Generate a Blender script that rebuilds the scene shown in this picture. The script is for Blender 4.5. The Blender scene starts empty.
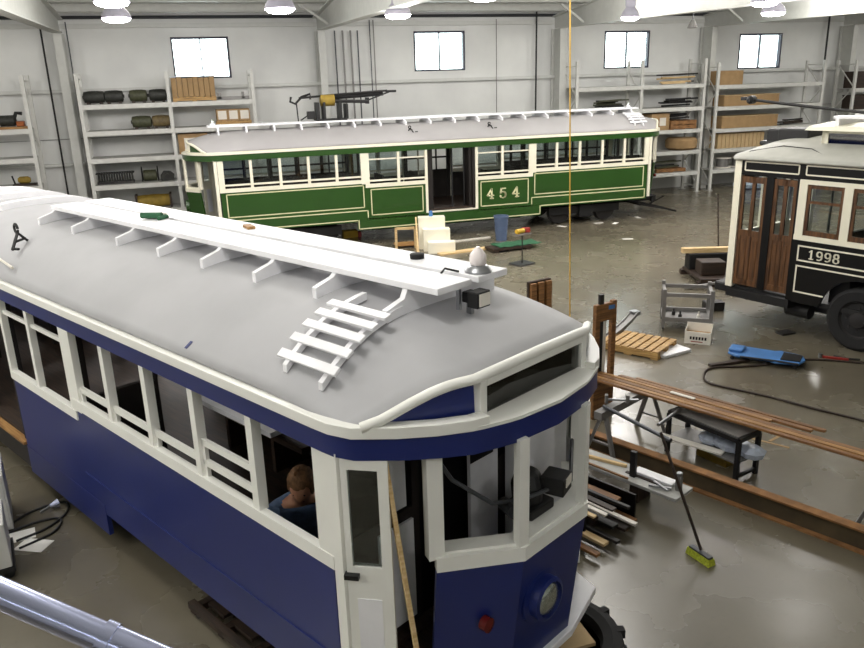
import bpy, bmesh, math, random
from math import sin, cos, pi, radians, sqrt, hypot, atan2
from mathutils import Vector, Matrix
random.seed(7)
E1, E2, EXPO = 90, 165, 0.55
SC = bpy.context.scene
COL = SC.collection

# ------------------------------------------------------------------ materials
def lin(c):
    return tuple(((v/255)/12.92 if v/255 <= .04045 else ((v/255+.055)/1.055)**2.4) for v in c)
MATS = {}
def mat(name, rgb, rough=.6, metal=0, var=.06, scale=6, bump=0, emit=None, strength=0, coat=0, spec=.5):
    if name in MATS: return MATS[name]
    m = bpy.data.materials.new(name); m.use_nodes = True
    nt = m.node_tree; b = nt.nodes['Principled BSDF']
    c = lin(rgb)
    b.inputs['Base Color'].default_value = (*c, 1)
    b.inputs['Roughness'].default_value = rough
    b.inputs['Metallic'].default_value = metal
    b.inputs['Specular IOR Level'].default_value = spec
    b.inputs['Coat Weight'].default_value = coat
    if emit:
        b.inputs['Emission Color'].default_value = (*lin(emit), 1); b.inputs['Emission Strength'].default_value = strength
    if var:
        tc = nt.nodes.new('ShaderNodeTexCoord'); n = nt.nodes.new('ShaderNodeTexNoise')
        n.inputs['Scale'].default_value = scale; n.inputs['Detail'].default_value = 5
        r = nt.nodes.new('ShaderNodeValToRGB')
        r.color_ramp.elements[0].position = .3; r.color_ramp.elements[1].position = .7
        r.color_ramp.elements[0].color = (*[max(0, v*(1-var*2)) for v in c], 1)
        r.color_ramp.elements[1].color = (*[min(1, v*(1+var)) for v in c], 1)
        nt.links.new(tc.outputs['Object'], n.inputs['Vector']); nt.links.new(n.outputs['Fac'], r.inputs['Fac'])
        nt.links.new(r.outputs['Color'], b.inputs['Base Color'])
        if bump:
            bp = nt.nodes.new('ShaderNodeBump'); bp.inputs['Strength'].default_value = bump
            nt.links.new(n.outputs['Fac'], bp.inputs['Height']); nt.links.new(bp.outputs['Normal'], b.inputs['Normal'])
    MATS[name] = m; return m

def wood(name, rgb, rgb2, scale=(2, 30, 30), rough=.6):
    if name in MATS: return MATS[name]
    m = bpy.data.materials.new(name); m.use_nodes = True
    nt = m.node_tree; b = nt.nodes['Principled BSDF']; b.inputs['Roughness'].default_value = rough
    tc = nt.nodes.new('ShaderNodeTexCoord'); mp = nt.nodes.new('ShaderNodeMapping'); mp.inputs['Scale'].default_value = scale
    n = nt.nodes.new('ShaderNodeTexNoise'); n.inputs['Scale'].default_value = 1.5; n.inputs['Detail'].default_value = 6
    r = nt.nodes.new('ShaderNodeValToRGB'); r.color_ramp.elements[0].position = .35; r.color_ramp.elements[1].position = .65
    r.color_ramp.elements[0].color = (*lin(rgb2), 1); r.color_ramp.elements[1].color = (*lin(rgb), 1)
    nt.links.new(tc.outputs['Object'], mp.inputs['Vector']); nt.links.new(mp.outputs['Vector'], n.inputs['Vector'])
    nt.links.new(n.outputs['Fac'], r.inputs['Fac']); nt.links.new(r.outputs['Color'], b.inputs['Base Color'])
    MATS[name] = m; return m

def glass(name, tint=(235, 242, 240), mirror=.12):
    if name in MATS: return MATS[name]
    m = bpy.data.materials.new(name); m.use_nodes = True
    nt = m.node_tree; nt.nodes.remove(nt.nodes['Principled BSDF']); o = nt.nodes['Material Output']
    t = nt.nodes.new('ShaderNodeBsdfTransparent'); t.inputs[0].default_value = (*lin(tint), 1)
    g = nt.nodes.new('ShaderNodeBsdfGlossy'); g.inputs['Roughness'].default_value = .03
    f = nt.nodes.new('ShaderNodeFresnel'); f.inputs['IOR'].default_value = 1.5
    a = nt.nodes.new('ShaderNodeMath'); a.operation = 'ADD'; a.inputs[1].default_value = mirror*.3
    x = nt.nodes.new('ShaderNodeMixShader')
    nt.links.new(f.outputs[0], a.inputs[0]); nt.links.new(a.outputs[0], x.inputs[0])
    nt.links.new(t.outputs[0], x.inputs[1]); nt.links.new(g.outputs[0], x.inputs[2]); nt.links.new(x.outputs[0], o.inputs['Surface'])
    MATS[name] = m; return m

def M_(k): return MATS[k]
mat('blue_paint', (20, 36, 102), .38, coat=.08, var=.04, scale=2)
mat('green_paint', (40, 76, 26), .3, coat=.3, var=.04, scale=2)
mat('black_paint', (8, 8, 8), .4, spec=.3, var=.05)
mat('off_white', (240, 240, 234), .4, var=.02, scale=3)
mat('cream', (236, 232, 212), .4, var=.02, scale=3)
mat('gold_line', (224, 220, 176), .5, var=0)
mat('white_paint', (240, 240, 243), .45, var=.03, scale=5)
mat('roof_canvas', (172, 172, 175), .62, var=.05, scale=1.3, bump=.03)
mat('roof_canvas_c', (172, 172, 164), .6, var=.04)
mat('roof_canvas_b', (158, 156, 156), .62, var=.04, scale=1.3)
mat('dark_trim', (24, 18, 15), .6)
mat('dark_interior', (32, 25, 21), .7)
mat('black_iron', (13, 13, 14), .55, var=.1)
mat('dark_steel', (48, 46, 45), .5, metal=.4, var=.1)
mat('steel', (150, 152, 155), .35, metal=.9)
mat('bright_steel', (190, 196, 228), .18, metal=1, var=.02)
mat('rubber', (15, 15, 16), .8, var=.15, scale=20, bump=.2)
mat('lens', (186, 192, 186), .12, metal=.75, var=.12, scale=30)
mat('red_lens', (96, 20, 18), .2, var=0)
mat('rack_white', (205, 205, 200), .5, var=.04)
mat('deck_grey', (176, 176, 172), .6)
mat('steel_white', (196, 197, 192), .55, var=.03)
mat('girt_white', (206, 207, 203), .55, var=.02)
mat('cardboard', (164, 134, 94), .8, var=.06)
mat('cardboard_pale', (192, 166, 124), .8, var=.06)
mat('carton_white', (225, 220, 210), .7, var=.03)
mat('motor_dark', (46, 47, 42), .6, var=.2, scale=12, bump=.2)
mat('motor_green', (70, 72, 50), .6, var=.2, scale=12, bump=.2)
mat('motor_tan', (110, 95, 62), .6, var=.2, scale=12, bump=.2)
mat('yellow', (205, 165, 45), .5)
mat('yellow_tarp', (150, 125, 45), .7, var=.15)
mat('yellow_hose', (205, 165, 70), .5)
mat('blue_plastic', (82, 98, 126), .5)
mat('creeper_blue', (70, 120, 180), .45, var=.12)
mat('plastic_wrap', (196, 206, 222), .25, var=.12, scale=10, bump=.3)
mat('paper', (232, 230, 224), .8, var=.02)
mat('grey_metal', (128, 126, 124), .45, metal=.4)
mat('rust', (138, 98, 58), .75, var=.2, scale=8)
mat('beam_web', (78, 66, 46), .8, var=.25, scale=3)
mat('skin', (205, 150, 120), .55, var=.03)
mat('hair', (124, 88, 56), .75, var=.25, scale=40, bump=.4)
mat('denim', (104, 128, 166), .85, var=.12, scale=30)
mat('brush_yellow', (190, 200, 60), .9, var=.2, scale=60, bump=.5)
mat('green_cloth', (40, 92, 62), .8)
mat('copper', (150, 85, 45), .4, metal=.6)
mat('red_paint', (150, 42, 36), .5)
mat('gunmetal', (72, 74, 78), .4, metal=.5)
wood('timber', (178, 136, 82), (134, 94, 52))
wood('timber_pale', (222, 196, 150), (196, 164, 112))
wood('timber_orange', (146, 104, 60), (100, 66, 36))
wood('pallet_wood', (196, 160, 100), (140, 104, 58))
wood('door_wood', (104, 70, 40), (64, 41, 23), (18, 18, 2), .4)
wood('dark_wood', (56, 40, 28), (30, 21, 15))
mat('jar_glass', (232, 224, 222), .15, var=0)
glass('clear_glass'); glass('tram_glass', (244, 249, 248), .1); glass('smoke_glass', (120, 128, 128), .4)

# ------------------------------------------------------------------ mesh builder
class MB:
    def __init__(s): s.v = []; s.f = []
    def add(s, vs, fs):
        o = len(s.v); s.v += [tuple(p) for p in vs]; s.f += [tuple(i+o for i in f) for f in fs]; return s
    def box(s, x0, x1, y0, y1, z0, z1):
        return s.add([(x0,y0,z0),(x1,y0,z0),(x1,y1,z0),(x0,y1,z0),(x0,y0,z1),(x1,y0,z1),(x1,y1,z1),(x0,y1,z1)],
                     [(0,3,2,1),(4,5,6,7),(0,1,5,4),(1,2,6,5),(2,3,7,6),(3,0,4,7)])
    def ob(s, c, d, rz=0, rx=0, ry=0):
        R = Matrix.Rotation(rz,3,'Z') @ Matrix.Rotation(ry,3,'Y') @ Matrix.Rotation(rx,3,'X')
        h = [v/2 for v in d]
        vs = [Vector(c) + R @ Vector((a*h[0], b*h[1], e*h[2])) for a,b,e in
              [(-1,-1,-1),(1,-1,-1),(1,1,-1),(-1,1,-1),(-1,-1,1),(1,-1,1),(1,1,1),(-1,1,1)]]
        return s.add(vs, [(0,3,2,1),(4,5,6,7),(0,1,5,4),(1,2,6,5),(2,3,7,6),(3,0,4,7)])
    def bar(s, p, q, w, h, up=(0,0,1)):
        p = Vector(p); q = Vector(q); d = (q-p).normalized(); u = Vector(up)
        if abs(d.dot(u)) > .99: u = Vector((1,0,0)) if abs(d.x) < .9 else Vector((0,1,0))
        r = d.cross(u).normalized(); u = r.cross(d)
        vs = [e + r*a*w/2 + u*b*h/2 for e in (p,q) for a,b in ((-1,-1),(1,-1),(1,1),(-1,1))]
        return s.add(vs, [(0,1,2,3),(7,6,5,4),(0,4,5,1),(1,5,6,2),(2,6,7,3),(3,7,4,0)])
    def tube(s, pts, r, n=10, caps=True):
        pts = [Vector(p) for p in pts]; rs = r if isinstance(r, (list, tuple)) else [r]*len(pts)
        o = len(s.v); prev = None
        for i, p in enumerate(pts):
            d = (pts[min(i+1, len(pts)-1)] - pts[max(i-1, 0)]).normalized()
            if prev is None:
                u = Vector((0,0,1)) if abs(d.z) < .9 else Vector((1,0,0)); a = d.cross(u).normalized()
            else:
                a = (prev - d*prev.dot(d)).normalized()
            prev = a; b = d.cross(a)
            for k in range(n):
                t = 2*pi*k/n; s.v.append(tuple(p + (a*cos(t)+b*sin(t))*rs[i]))
        for i in range(len(pts)-1):
            for k in range(n):
                s.f.append((o+i*n+k, o+i*n+(k+1)%n, o+(i+1)*n+(k+1)%n, o+(i+1)*n+k))
        if caps:
            s.f.append(tuple(o+k for k in range(n))[::-1]); s.f.append(tuple(o+(len(pts)-1)*n+k for k in range(n)))
        return s
    def cyl(s, p, q, r, r2=None, n=20): return s.tube([p, q], [r, r if r2 is None else r2], n)
    def lathe(s, prof, c=(0,0,0), axis='Z', n=24):
        o = len(s.v); c = Vector(c)
        for r, z in prof:
            for k in range(n):
                t = 2*pi*k/n; p = (r*cos(t), r*sin(t), z)
                if axis == 'X': p = (z, r*cos(t), r*sin(t))
                if axis == 'Y': p = (r*sin(t), z, r*cos(t))
                s.v.append(tuple(c + Vector(p)))
        for i in range(len(prof)-1):
            for k in range(n): s.f.append((o+i*n+k, o+i*n+(k+1)%n, o+(i+1)*n+(k+1)%n, o+(i+1)*n+k))
        s.f.append(tuple(o+k for k in range(n))[::-1]); s.f.append(tuple(o+(len(prof)-1)*n+k for k in range(n)))
        return s
    def prism(s, poly, plane, a, b):     # poly in 2D extruded along the third axis from a to b
        g = {'XY': lambda p, t: (p[0],p[1],t), 'XZ': lambda p, t: (p[0],t,p[1]), 'YZ': lambda p, t: (t,p[0],p[1])}[plane]
        n = len(poly)
        return s.add([g(p,a) for p in poly]+[g(p,b) for p in poly],
                     [tuple(range(n))[::-1], tuple(range(n,2*n))]+[(i,(i+1)%n,n+(i+1)%n,n+i) for i in range(n)])
    def strip(s, pts, z0, z1, t, closed=False, low=None):   # upright band along a plan polyline, t thick to the left of travel
        def off(P):
            m = len(P); out = []
            for i in range(m):
                a = Vector(P[(i-1) % m] if closed or i > 0 else P[i]); c = Vector(P[(i+1) % m] if closed or i < m-1 else P[i]); b = Vector(P[i])
                d1 = (b-a); d2 = (c-b)
                d1 = d1.normalized() if d1.length > 1e-6 else d2.normalized(); d2 = d2.normalized() if d2.length > 1e-6 else d1
                n1 = Vector((-d1.y,d1.x)); n2 = Vector((-d2.y,d2.x)); k = (n1+n2).normalized()
                out.append(b + k*t/max(.5, k.dot(n1)))
            return out
        L = low or pts; m = len(pts); A = off(pts); B = off(L)
        vs = [(*L[i],z0) for i in range(m)]+[(*pts[i],z1) for i in range(m)]+[(*B[i],z0) for i in range(m)]+[(*A[i],z1) for i in range(m)]
        fs = []
        for i in range(m if closed else m-1):
            j = (i+1) % m
            fs += [(i,j,m+j,m+i),(2*m+j,2*m+i,3*m+i,3*m+j),(m+i,m+j,3*m+j,3*m+i),(2*m+i,2*m+j,j,i)]
        if not closed: fs += [(0,m,3*m,2*m),(m-1,3*m-1,4*m-1,2*m-1)]
        return s.add(vs, fs)
    def build(s, name, m, parent=None, smooth=0, bev=0, loc=None, rot=None, seg=2):
        me = bpy.data.meshes.new(name); me.from_pydata(s.v, [], s.f); me.update()
        bm = bmesh.new(); bm.from_mesh(me); bmesh.ops.recalc_face_normals(bm, faces=bm.faces)
        if smooth:
            for f in bm.faces: f.smooth = True
            for e in bm.edges:
                if len(e.link_faces) == 2 and e.calc_face_angle(0) > radians(smooth): e.smooth = False
        bm.to_mesh(me); bm.free()
        o = bpy.data.objects.new(name, me); COL.objects.link(o)
        me.materials.append(MATS[m] if isinstance(m, str) else m)
        if parent: o.parent = parent
        if loc: o.location = loc
        if rot: o.rotation_euler = rot
        if bev:
            b = o.modifiers.new('b', 'BEVEL'); b.width = bev; b.segments = seg; b.limit_method = 'ANGLE'
        return o

def tag(o, label=None, cat=None, group=None, kind=None):
    if label: o['label'] = label
    if cat: o['category'] = cat
    if group: o['group'] = group
    if kind: o['kind'] = kind
    return o
def thing(name, label, cat, loc=(0,0,0), rz=0, group=None):
    o = bpy.data.objects.new(name, None); o.empty_display_size = .1; COL.objects.link(o)
    o.location = loc; o.rotation_euler = (0,0,rz)
    return tag(o, label, cat, group)
def struct(name, mb, m, parent=None, **k):
    o = mb.build(name, m, parent, **k)
    if not parent: o['kind'] = 'structure'
    return o
def copy_tree(o, parent=None):
    c = o.copy(); COL.objects.link(c); c.parent = parent
    for ch in list(o.children): copy_tree(ch, c)
    return c
def solo(name, mb, m, label, cat, loc=(0,0,0), rz=0, group=None, **k):
    return tag(mb.build(name, m, None, loc=loc, rot=(0,0,rz), **k), label, cat, group)

# ------------------------------------------------------------------ camera (mezzanine, 4.15 m above the shop floor)
cd = bpy.data.cameras.new('camera'); cam = bpy.data.objects.new('camera', cd); COL.objects.link(cam)
cd.sensor_width = 36; cd.lens = 771.4068/864*36; cd.clip_end = 200; cd.clip_start = .05
HEAD, PITCH, ROLL = radians(17.3829), radians(17.5293), radians(1.7239)
fw = Vector((sin(HEAD)*cos(PITCH), cos(HEAD)*cos(PITCH), -sin(PITCH)))
rt = Vector((cos(HEAD), -sin(HEAD), 0)); up = rt.cross(fw)
r2 = rt*cos(ROLL) - up*sin(ROLL); u2 = rt*sin(ROLL) + up*cos(ROLL)
R = Matrix((r2, u2, -fw)).transposed()
cam.matrix_world = Matrix.Translation((0,0,4.15)) @ R.to_4x4()
SC.camera = cam
# ------------------------------------------------------------------ setting
def concrete():
    m = bpy.data.materials.new('concrete_floor'); m.use_nodes = True; nt = m.node_tree; b = nt.nodes['Principled BSDF']
    b.inputs['Specular IOR Level'].default_value = 1.0
    tc = nt.nodes.new('ShaderNodeTexCoord'); L = nt.links.new
    def noise(sc, det, rough=.5):
        n = nt.nodes.new('ShaderNodeTexNoise'); n.inputs['Scale'].default_value = sc; n.inputs['Detail'].default_value = det
        n.inputs['Roughness'].default_value = rough; L(tc.outputs['Object'], n.inputs['Vector']); return n
    def ramp(n, a, ca, c, cc):
        r = nt.nodes.new('ShaderNodeValToRGB'); r.color_ramp.elements[0].position = a; r.color_ramp.elements[1].position = c
        r.color_ramp.elements[0].color = (*lin(ca), 1); r.color_ramp.elements[1].color = (*lin(cc), 1); L(n.outputs['Fac'], r.inputs['Fac']); return r
    big = ramp(noise(.3, 3), .25, (90,84,70), .78, (124,117,101))
    fine = ramp(noise(2.2, 3, .5), .2, (236,236,234), .8, (255,255,255))
    spot = ramp(noise(14, 2), .60, (255,255,255), .80, (242,241,238))
    mx = nt.nodes.new('ShaderNodeMix'); mx.data_type = 'RGBA'; mx.blend_type = 'MULTIPLY'; mx.inputs[0].default_value = 1
    L(big.outputs['Color'], mx.inputs[6]); L(fine.outputs['Color'], mx.inputs[7])
    m2 = nt.nodes.new('ShaderNodeMix'); m2.data_type = 'RGBA'; m2.blend_type = 'MULTIPLY'; m2.inputs[0].default_value = 1
    L(mx.outputs[2], m2.inputs[6]); L(spot.outputs['Color'], m2.inputs[7]); L(m2.outputs[2], b.inputs['Base Color'])
    rr = nt.nodes.new('ShaderNodeMapRange'); rr.inputs[1].default_value = .1; rr.inputs[2].default_value = .9; rr.interpolation_type = 'SMOOTHSTEP'
    rr.inputs[3].default_value = .18; rr.inputs[4].default_value = .34
    n = noise(1.2, 5); L(n.outputs['Fac'], rr.inputs[0]); L(rr.outputs[0], b.inputs['Roughness'])
    bp = nt.nodes.new('ShaderNodeBump'); bp.inputs['Strength'].default_value = .012; n2 = noise(2, 1)
    L(n2.outputs['Fac'], bp.inputs['Height']); L(bp.outputs['Normal'], b.inputs['Normal'])
    MATS['concrete'] = m
def wallmat():
    m = bpy.data.materials.new('liner_wall'); m.use_nodes = True; nt = m.node_tree; b = nt.nodes['Principled BSDF']; L = nt.links.new
    tc = nt.nodes.new('ShaderNodeTexCoord'); w = nt.nodes.new('ShaderNodeTexWave'); w.wave_type = 'BANDS'; w.bands_direction = 'X'
    w.inputs['Scale'].default_value = 1.05; L(tc.outputs['Object'], w.inputs['Vector'])
    r = nt.nodes.new('ShaderNodeValToRGB'); r.color_ramp.elements[0].position = .0; r.color_ramp.elements[1].position = .06
    L(w.outputs['Fac'], r.inputs['Fac']); bp = nt.nodes.new('ShaderNodeBump'); bp.inputs['Strength'].default_value = .25
    L(r.outputs['Color'], bp.inputs['Height']); L(bp.outputs['Normal'], b.inputs['Normal'])
    n = nt.nodes.new('ShaderNodeTexNoise'); n.inputs['Scale'].default_value = .8; n.inputs['Detail'].default_value = 5; L(tc.outputs['Object'], n.inputs['Vector'])
    c = nt.nodes.new('ShaderNodeValToRGB'); c.color_ramp.elements[0].position = .3; c.color_ramp.elements[1].position = .7
    c.color_ramp.elements[0].color = (*lin((212,213,211)), 1); c.color_ramp.elements[1].color = (*lin((226,227,224)), 1)
    L(n.outputs['Fac'], c.inputs['Fac']); L(c.outputs['Color'], b.inputs['Base Color']); b.inputs['Roughness'].default_value = .5
    MATS['wall'] = m
concrete(); wallmat()
mat('ceiling_white', (214,216,212), .7, var=.02)
mat('frame_dark', (38,36,58), .5, var=0)
WY = 25.4
struct('floor', MB().box(-10,34,-9,WY,-.12,0), 'concrete')
wins = [(.13,1.79,4.40,5.58),(7.62,9.37,4.44,5.67),(14.57,16.37,4.36,5.61),(20.2,22.11,4.22,5.46)]
wb = MB(); x = -10
for a,b,c,d in wins:
    wb.box(x,a,WY,WY+.2,0,6.45); wb.box(a,b,WY,WY+.2,0,c); wb.box(a,b,WY,WY+.2,d,6.45); x = b
wb.box(x,34,WY,WY+.2,0,6.45)
struct('wall_back', wb, 'wall')
struct('wall_left', MB().box(-10.2,-10,-9,WY+.2,0,9), 'wall')
struct('wall_right', MB().box(34,34.2,-9,WY+.2,0,9), 'wall')
struct('wall_front', MB().box(-10.2,34.2,-9.2,-9,0,9), 'wall')
for i,(a,b,c,d) in enumerate(wins):
    w = MB().box(a,b,WY-.02,WY+.14,c,c+.05).box(a,b,WY-.02,WY+.14,d-.06,d).box(a,a+.05,WY-.02,WY+.14,c+.05,d-.06).box(b-.06,b,WY-.02,WY+.14,c+.05,d-.06)
    w = struct('window_%d' % (i+1), w, 'frame_dark')
    m_ = (a+b)/2
    MB().box(m_-.02,m_+.02,WY,WY+.1,c+.05,d-.06).build('meeting_rail', 'frame_dark', w)
    MB().box(a+.05,m_-.02,WY+.05,WY+.06,c+.05,d-.06).build('pane', 'clear_glass', w)
    MB().box(m_+.02,b-.06,WY+.07,WY+.08,c+.05,d-.06).build('pane', 'clear_glass', w)
def cz(y): return 6.3+(WY-y)*.085
struct('ceiling', MB().prism([(WY+.2,cz(WY+.2)),(-9.2,cz(-9.2)),(-9.2,cz(-9.2)+.1),(WY+.2,cz(WY+.2)+.1)], 'YZ', -10.2, 34.2), 'ceiling_white')
y = 24.3
while y > 5:                                             # roof purlins
    z = cz(y); struct('roof_purlin', MB().box(-10,34,y,y+.07,z-.2,z-.001).box(-10,34,y,y+.2,z-.22,z-.19), 'steel_white'); y -= 1.55
COLX = [-2.82, 4.5, 12.6, 18.55, 24.85]
for x in COLX:
    struct('steel_column', MB().box(x-.11,x+.11,24.66,24.69,0,5.69).box(x-.012,x+.012,24.69,25.3,0,5.69).box(x-.11,x+.11,25.3,25.33,0,5.69), 'steel_white')
    w = MB().prism([(25.3,5.72),(24.69,5.7),(13,5.52),(4,6.7),(-9,6.6),(-9,cz(-9)-.22),(25.3,cz(25.3)-.22)], 'YZ', x-.012, x+.012)
    for a,b in (((24.69,5.7),(13,5.52)),((13,5.52),(4,6.7))):
        w.bar((x,a[0],a[1]),(x,b[0],b[1]),.28,.03)
    w.bar((x,25.3,cz(25.3)-.235),(x,-9,cz(-9)-.235),.28,.03)
    struct('roof_rafter', w, 'steel_white')
    for sx in ((-1,) if x > 0 else ()):
        struct('knee_brace', MB().bar((x+sx*.05,23.2,5.75),(x+sx*.85,23.2,cz(23.2)-.2),.06,.06), 'steel_white')
struct('trim_1', MB().box(-10,34,WY-.12,WY-.001,5.84,5.96), 'girt_white')
for i,(z0,z1) in enumerate(((4.1,4.2),(2.05,2.12))):
    struct('trim_%d' % (i+2), MB().box(-10,34,WY-.2,WY-.001,z0,z1), 'girt_white')
struct('trim_4', MB().box(-10,34,WY-.05,WY-.001,2.8,2.815), 'grey_metal')
def conduit(pts, r, m): struct('wall_conduit', MB().tube(pts, r, 8), m)
for x,m,r,zt in ((-3.28,'black_iron',.026,5.9),(-2.62,'gunmetal',.016,6.0),(11.85,'black_iron',.03,6.25),(24.0,'black_iron',.035,6.2),(5.0,'gunmetal',.022,5.7),(5.25,'grey_metal',.03,5.7),(5.5,'grey_metal',.03,5.7),(5.72,'gunmetal',.022,5.7),(6.12,'gunmetal',.018,6.0),(6.24,'grey_metal',.018,6.0),(10.4,'grey_metal',.016,6.0)):
    conduit([(x,WY-.24,0),(x,WY-.24,zt)], r, m)
conduit([(-10,WY-.15,6.12),(34,WY-.15,6.12)], .045, 'gunmetal')

# ------------------------------------------------------------------ lamps
mat('lamp_glow', (255,250,255), .5, var=0, emit=(255,246,252), strength=42)
mat('lamp_housing', (150,148,160), .5, var=0)
def lamp(x, y, z, label, r=.27):
    t = thing('high_bay_lamp', label, 'lamp', (x,y,z), 0, 'high bay lamps')
    MB().lathe([(r,0),(r*1.02,.03),(r*.85,.12),(r*.5,.22),(.12,.27),(.12,.42),(.05,.44)], n=24).build('housing', 'lamp_housing', t, smooth=40)
    MB().lathe([(r*.55,-.075),(r*.85,-.05),(r*.98,-.005)], n=24).build('lens', 'lamp_glow', t, smooth=60)
    MB().cyl((0,0,.43),(0,0,cz(y)-z),.02,n=8).build('stem', 'gunmetal', t)
lamp(-.85,17,5.46,'lit high bay lamp above the left storage rack, the lower of the two there')
lamp(-.73,13.9,5.46,'lit high bay lamp cut off by the top edge near the left roof beam')
lamp(2.02,15,5.45,'lit high bay lamp between the first and second wall windows')
lamp(4.6,16.4,5.45,'lit high bay lamp just below the roof beam left of the second window')
lamp(10.4,17,5.42,'small lit lamp above the third wall window',.21)
lamp(13.6,16,5.43,'lit high bay lamp over the rightmost wall window, the lower of a close pair')
lamp(11.75,14.1,5.47,'lit high bay lamp over the rightmost wall window, the upper of a close pair')
lamp(5.3,13.4,5.5,'lit lamp barely showing at the top edge above the second wall window')
t = thing('floodlight', 'small unlit grey floodlight hanging under the beam beside the third wall window', 'floodlight', (13.2,18.5,5.36))
MB().lathe([(.05,.1),(.13,-.08),(.14,-.1)], n=14).build('shade', 'grey_metal', t, smooth=40)
MB().cyl((0,0,.1),(0,0,cz(18.5)-5.36),.015,n=6).build('stem', 'gunmetal', t)

# ------------------------------------------------------------------ yellow drop hose
solo('air_hose', MB().tube([(6.06,11.38,.012),(6.05,11.38,.2),(5.974,11.38,3.02),(5.88,11.38,6.4)], .012, 8), 'yellow_hose',
     'long yellow hose hanging straight down between the green tram and the blue tram nose', 'hose')

# ------------------------------------------------------------------ racks
def rack(xs, zs, label, y0=24.0, y1=24.95, top=4.6, mids=True, low=0):
    t = thing('storage_rack', label, 'storage rack', (0,0,0))
    for x in xs:
        MB().box(x-.05,x+.05,y0,y0+.08,0,top).box(x-.1,x+.1,y0-.03,y0+.12,0,.012).build('upright', 'rack_white', t)
        MB().box(x-.05,x+.05,y1-.08,y1,0,top).box(x-.1,x+.1,y1-.12,y1+.03,0,.012).build('upright', 'rack_white', t)
        b = MB(); z = .25; k = 0
        b.bar((x,y0+.08,.2),(x,y1-.08,.2),.03,.03)
        while z+.8 < top:
            a,c = (y0+.06,y1-.06) if k % 2 == 0 else (y1-.06,y0+.06)
            b.bar((x,a,z),(x,c,z+.8),.03,.03); z += .8; k += 1
        b.bar((x,y0+.08,top-.15),(x,y1-.08,top-.15),.03,.03)
        b.build('frame_brace', 'rack_white', t)
    for a,c in zip(xs,xs[1:]):
        for z in zs:
            for yy in (y0-.01,y1-.03):
                MB().box(a+.05,c-.05,yy,yy+.045,z-.13,z).build('shelf_beam', 'rack_white', t)
            MB().box(a+.05,c-.05,y0+.035,y1-.03,z-.035,z).build('shelf_deck', 'deck_grey', t)
    return t
rack([-7.0,-3.8], [.8,1.65,2.42,3.2], 'white storage rack at the left edge, cut off by the frame')
rack([-2.45,-.1,2.25], [.78,1.55,2.3,3.05,3.77], 'two bay white storage rack under the first wall window')
rack([12.82,15.28,17.8], [.75,1.5,2.24,3.0,3.77], 'white storage rack behind the right end of the green tram')
rack([18.35,22.97], [.74,1.47,2.18,2.95,3.69], 'wide white storage rack under the rightmost wall window', top=4.45)
rack([24.45,27.6], [.74,1.5,2.62,3.4], 'white storage rack at the right edge behind the black tram', top=4.42)

# ------------------------------------------------------------------ things on the racks
def motor(x, y, z, w, m, label, group=None):
    t = thing('traction_motor', label, 'motor', (x,y,z), 0, group)
    r = .15
    pts = [(-.5*w,r*.6),(-.46*w,r),(-.2*w,r*1.12),(.2*w,r*1.12),(.46*w,r),(.5*w,r*.6)]
    MB().lathe([(b,a) for a,b in pts], (0,0,r*1.2+.02), 'X', 18).build('casing', m, t, smooth=35)
    for s in (-1,1):
        MB().lathe([(.05,0),(.05,.05)], (s*w*.5-.025,0,r*1.2+.02), 'X', 10).build('shaft', 'dark_steel', t)
        MB().box(s*w*.3-.04,s*w*.3+.04,-.16,.16,0,.06).build('foot', 'dark_wood', t)
    MB().box(-.1*w,.1*w,-.08,.08,r*2.2,r*2.45).build('terminal_box', m, t)
YR = 24.45
motor(-2.1,YR,3.77,.56,'motor_dark','dark motor at the left end of the left rack top shelf','motors on the top shelf')
motor(-1.58,YR,3.77,.5,'motor_dark','dark motor second from the left on the left rack top shelf','motors on the top shelf')
motor(-.93,YR,3.77,.48,'motor_green','greenish motor third from the left on the left rack top shelf','motors on the top shelf')
motor(-.4,YR,3.77,.48,'motor_dark','dark motor on the left rack top shelf, next to the wrapped bundle','motors on the top shelf')
motor(-.93,YR,3.05,.54,'motor_green','olive motor on the second shelf of the left rack, left of a pair','motors on the second shelf')
motor(-.4,YR,3.05,.5,'motor_tan','tan motor on the second shelf of the left rack, right of a pair','motors on the second shelf')
def pallet(name, label, x, y, z, w, d, h, rz=0, m='pallet_wood', n=7):
    t = thing(name, label, 'pallet', (x,y,z), rz)
    for i in range(n):
        bw = w/n*.78; a = -w/2+(w-bw)*i/(n-1)
        MB().box(a,a+bw,-d/2,d/2,h-.02,h).build('deck_board', m, t)
    for yy in (-d/2,-.05,d/2-.1):
        MB().box(-w/2,w/2,yy,yy+.1,.02,h-.02).build('stringer', m, t)
    for a in (-w/2,-.06,w/2-.12):
        MB().box(a,a+.12,-d/2,d/2,0,.02).build('bottom_board', m, t)
    return t
pallet('pallet','wooden pallet under the wrapped bundle on the left rack top shelf',.6,YR,3.77,1.2,.8,.13)
t = thing('wrapped_bundle','brown wrapped bundle of upright boards on a pallet below the first window','bundle',(.6,YR,3.90))
for i in range(8):
    MB().box(-.6+i*.15,-.6+i*.15+.14,-.36,.36,0,.52+.02*sin(i*2)).build('wrapped_board','cardboard',t,bev=.01)
MB().box(-.62,.62,-.38,.38,.54,.56).build('top_sheet','plastic_wrap',t)
solo('steel_rail', MB().box(-.52,.5,-.1,-.05,0,.1).box(-.52,.5,.05,.1,0,.1).box(-.4,-.3,-.1,.1,.03,.2).box(.3,.36,-.1,.1,.03,.22), 'grey_metal','grey steel bracket lying on the top shelf right of the wrapped bundle','bracket',(1.66,YR,3.77))
pallet('pallet','wooden pallet carrying three white fronted cartons on the left rack',1.64,YR,3.05,1.0,.7,.13)
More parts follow.
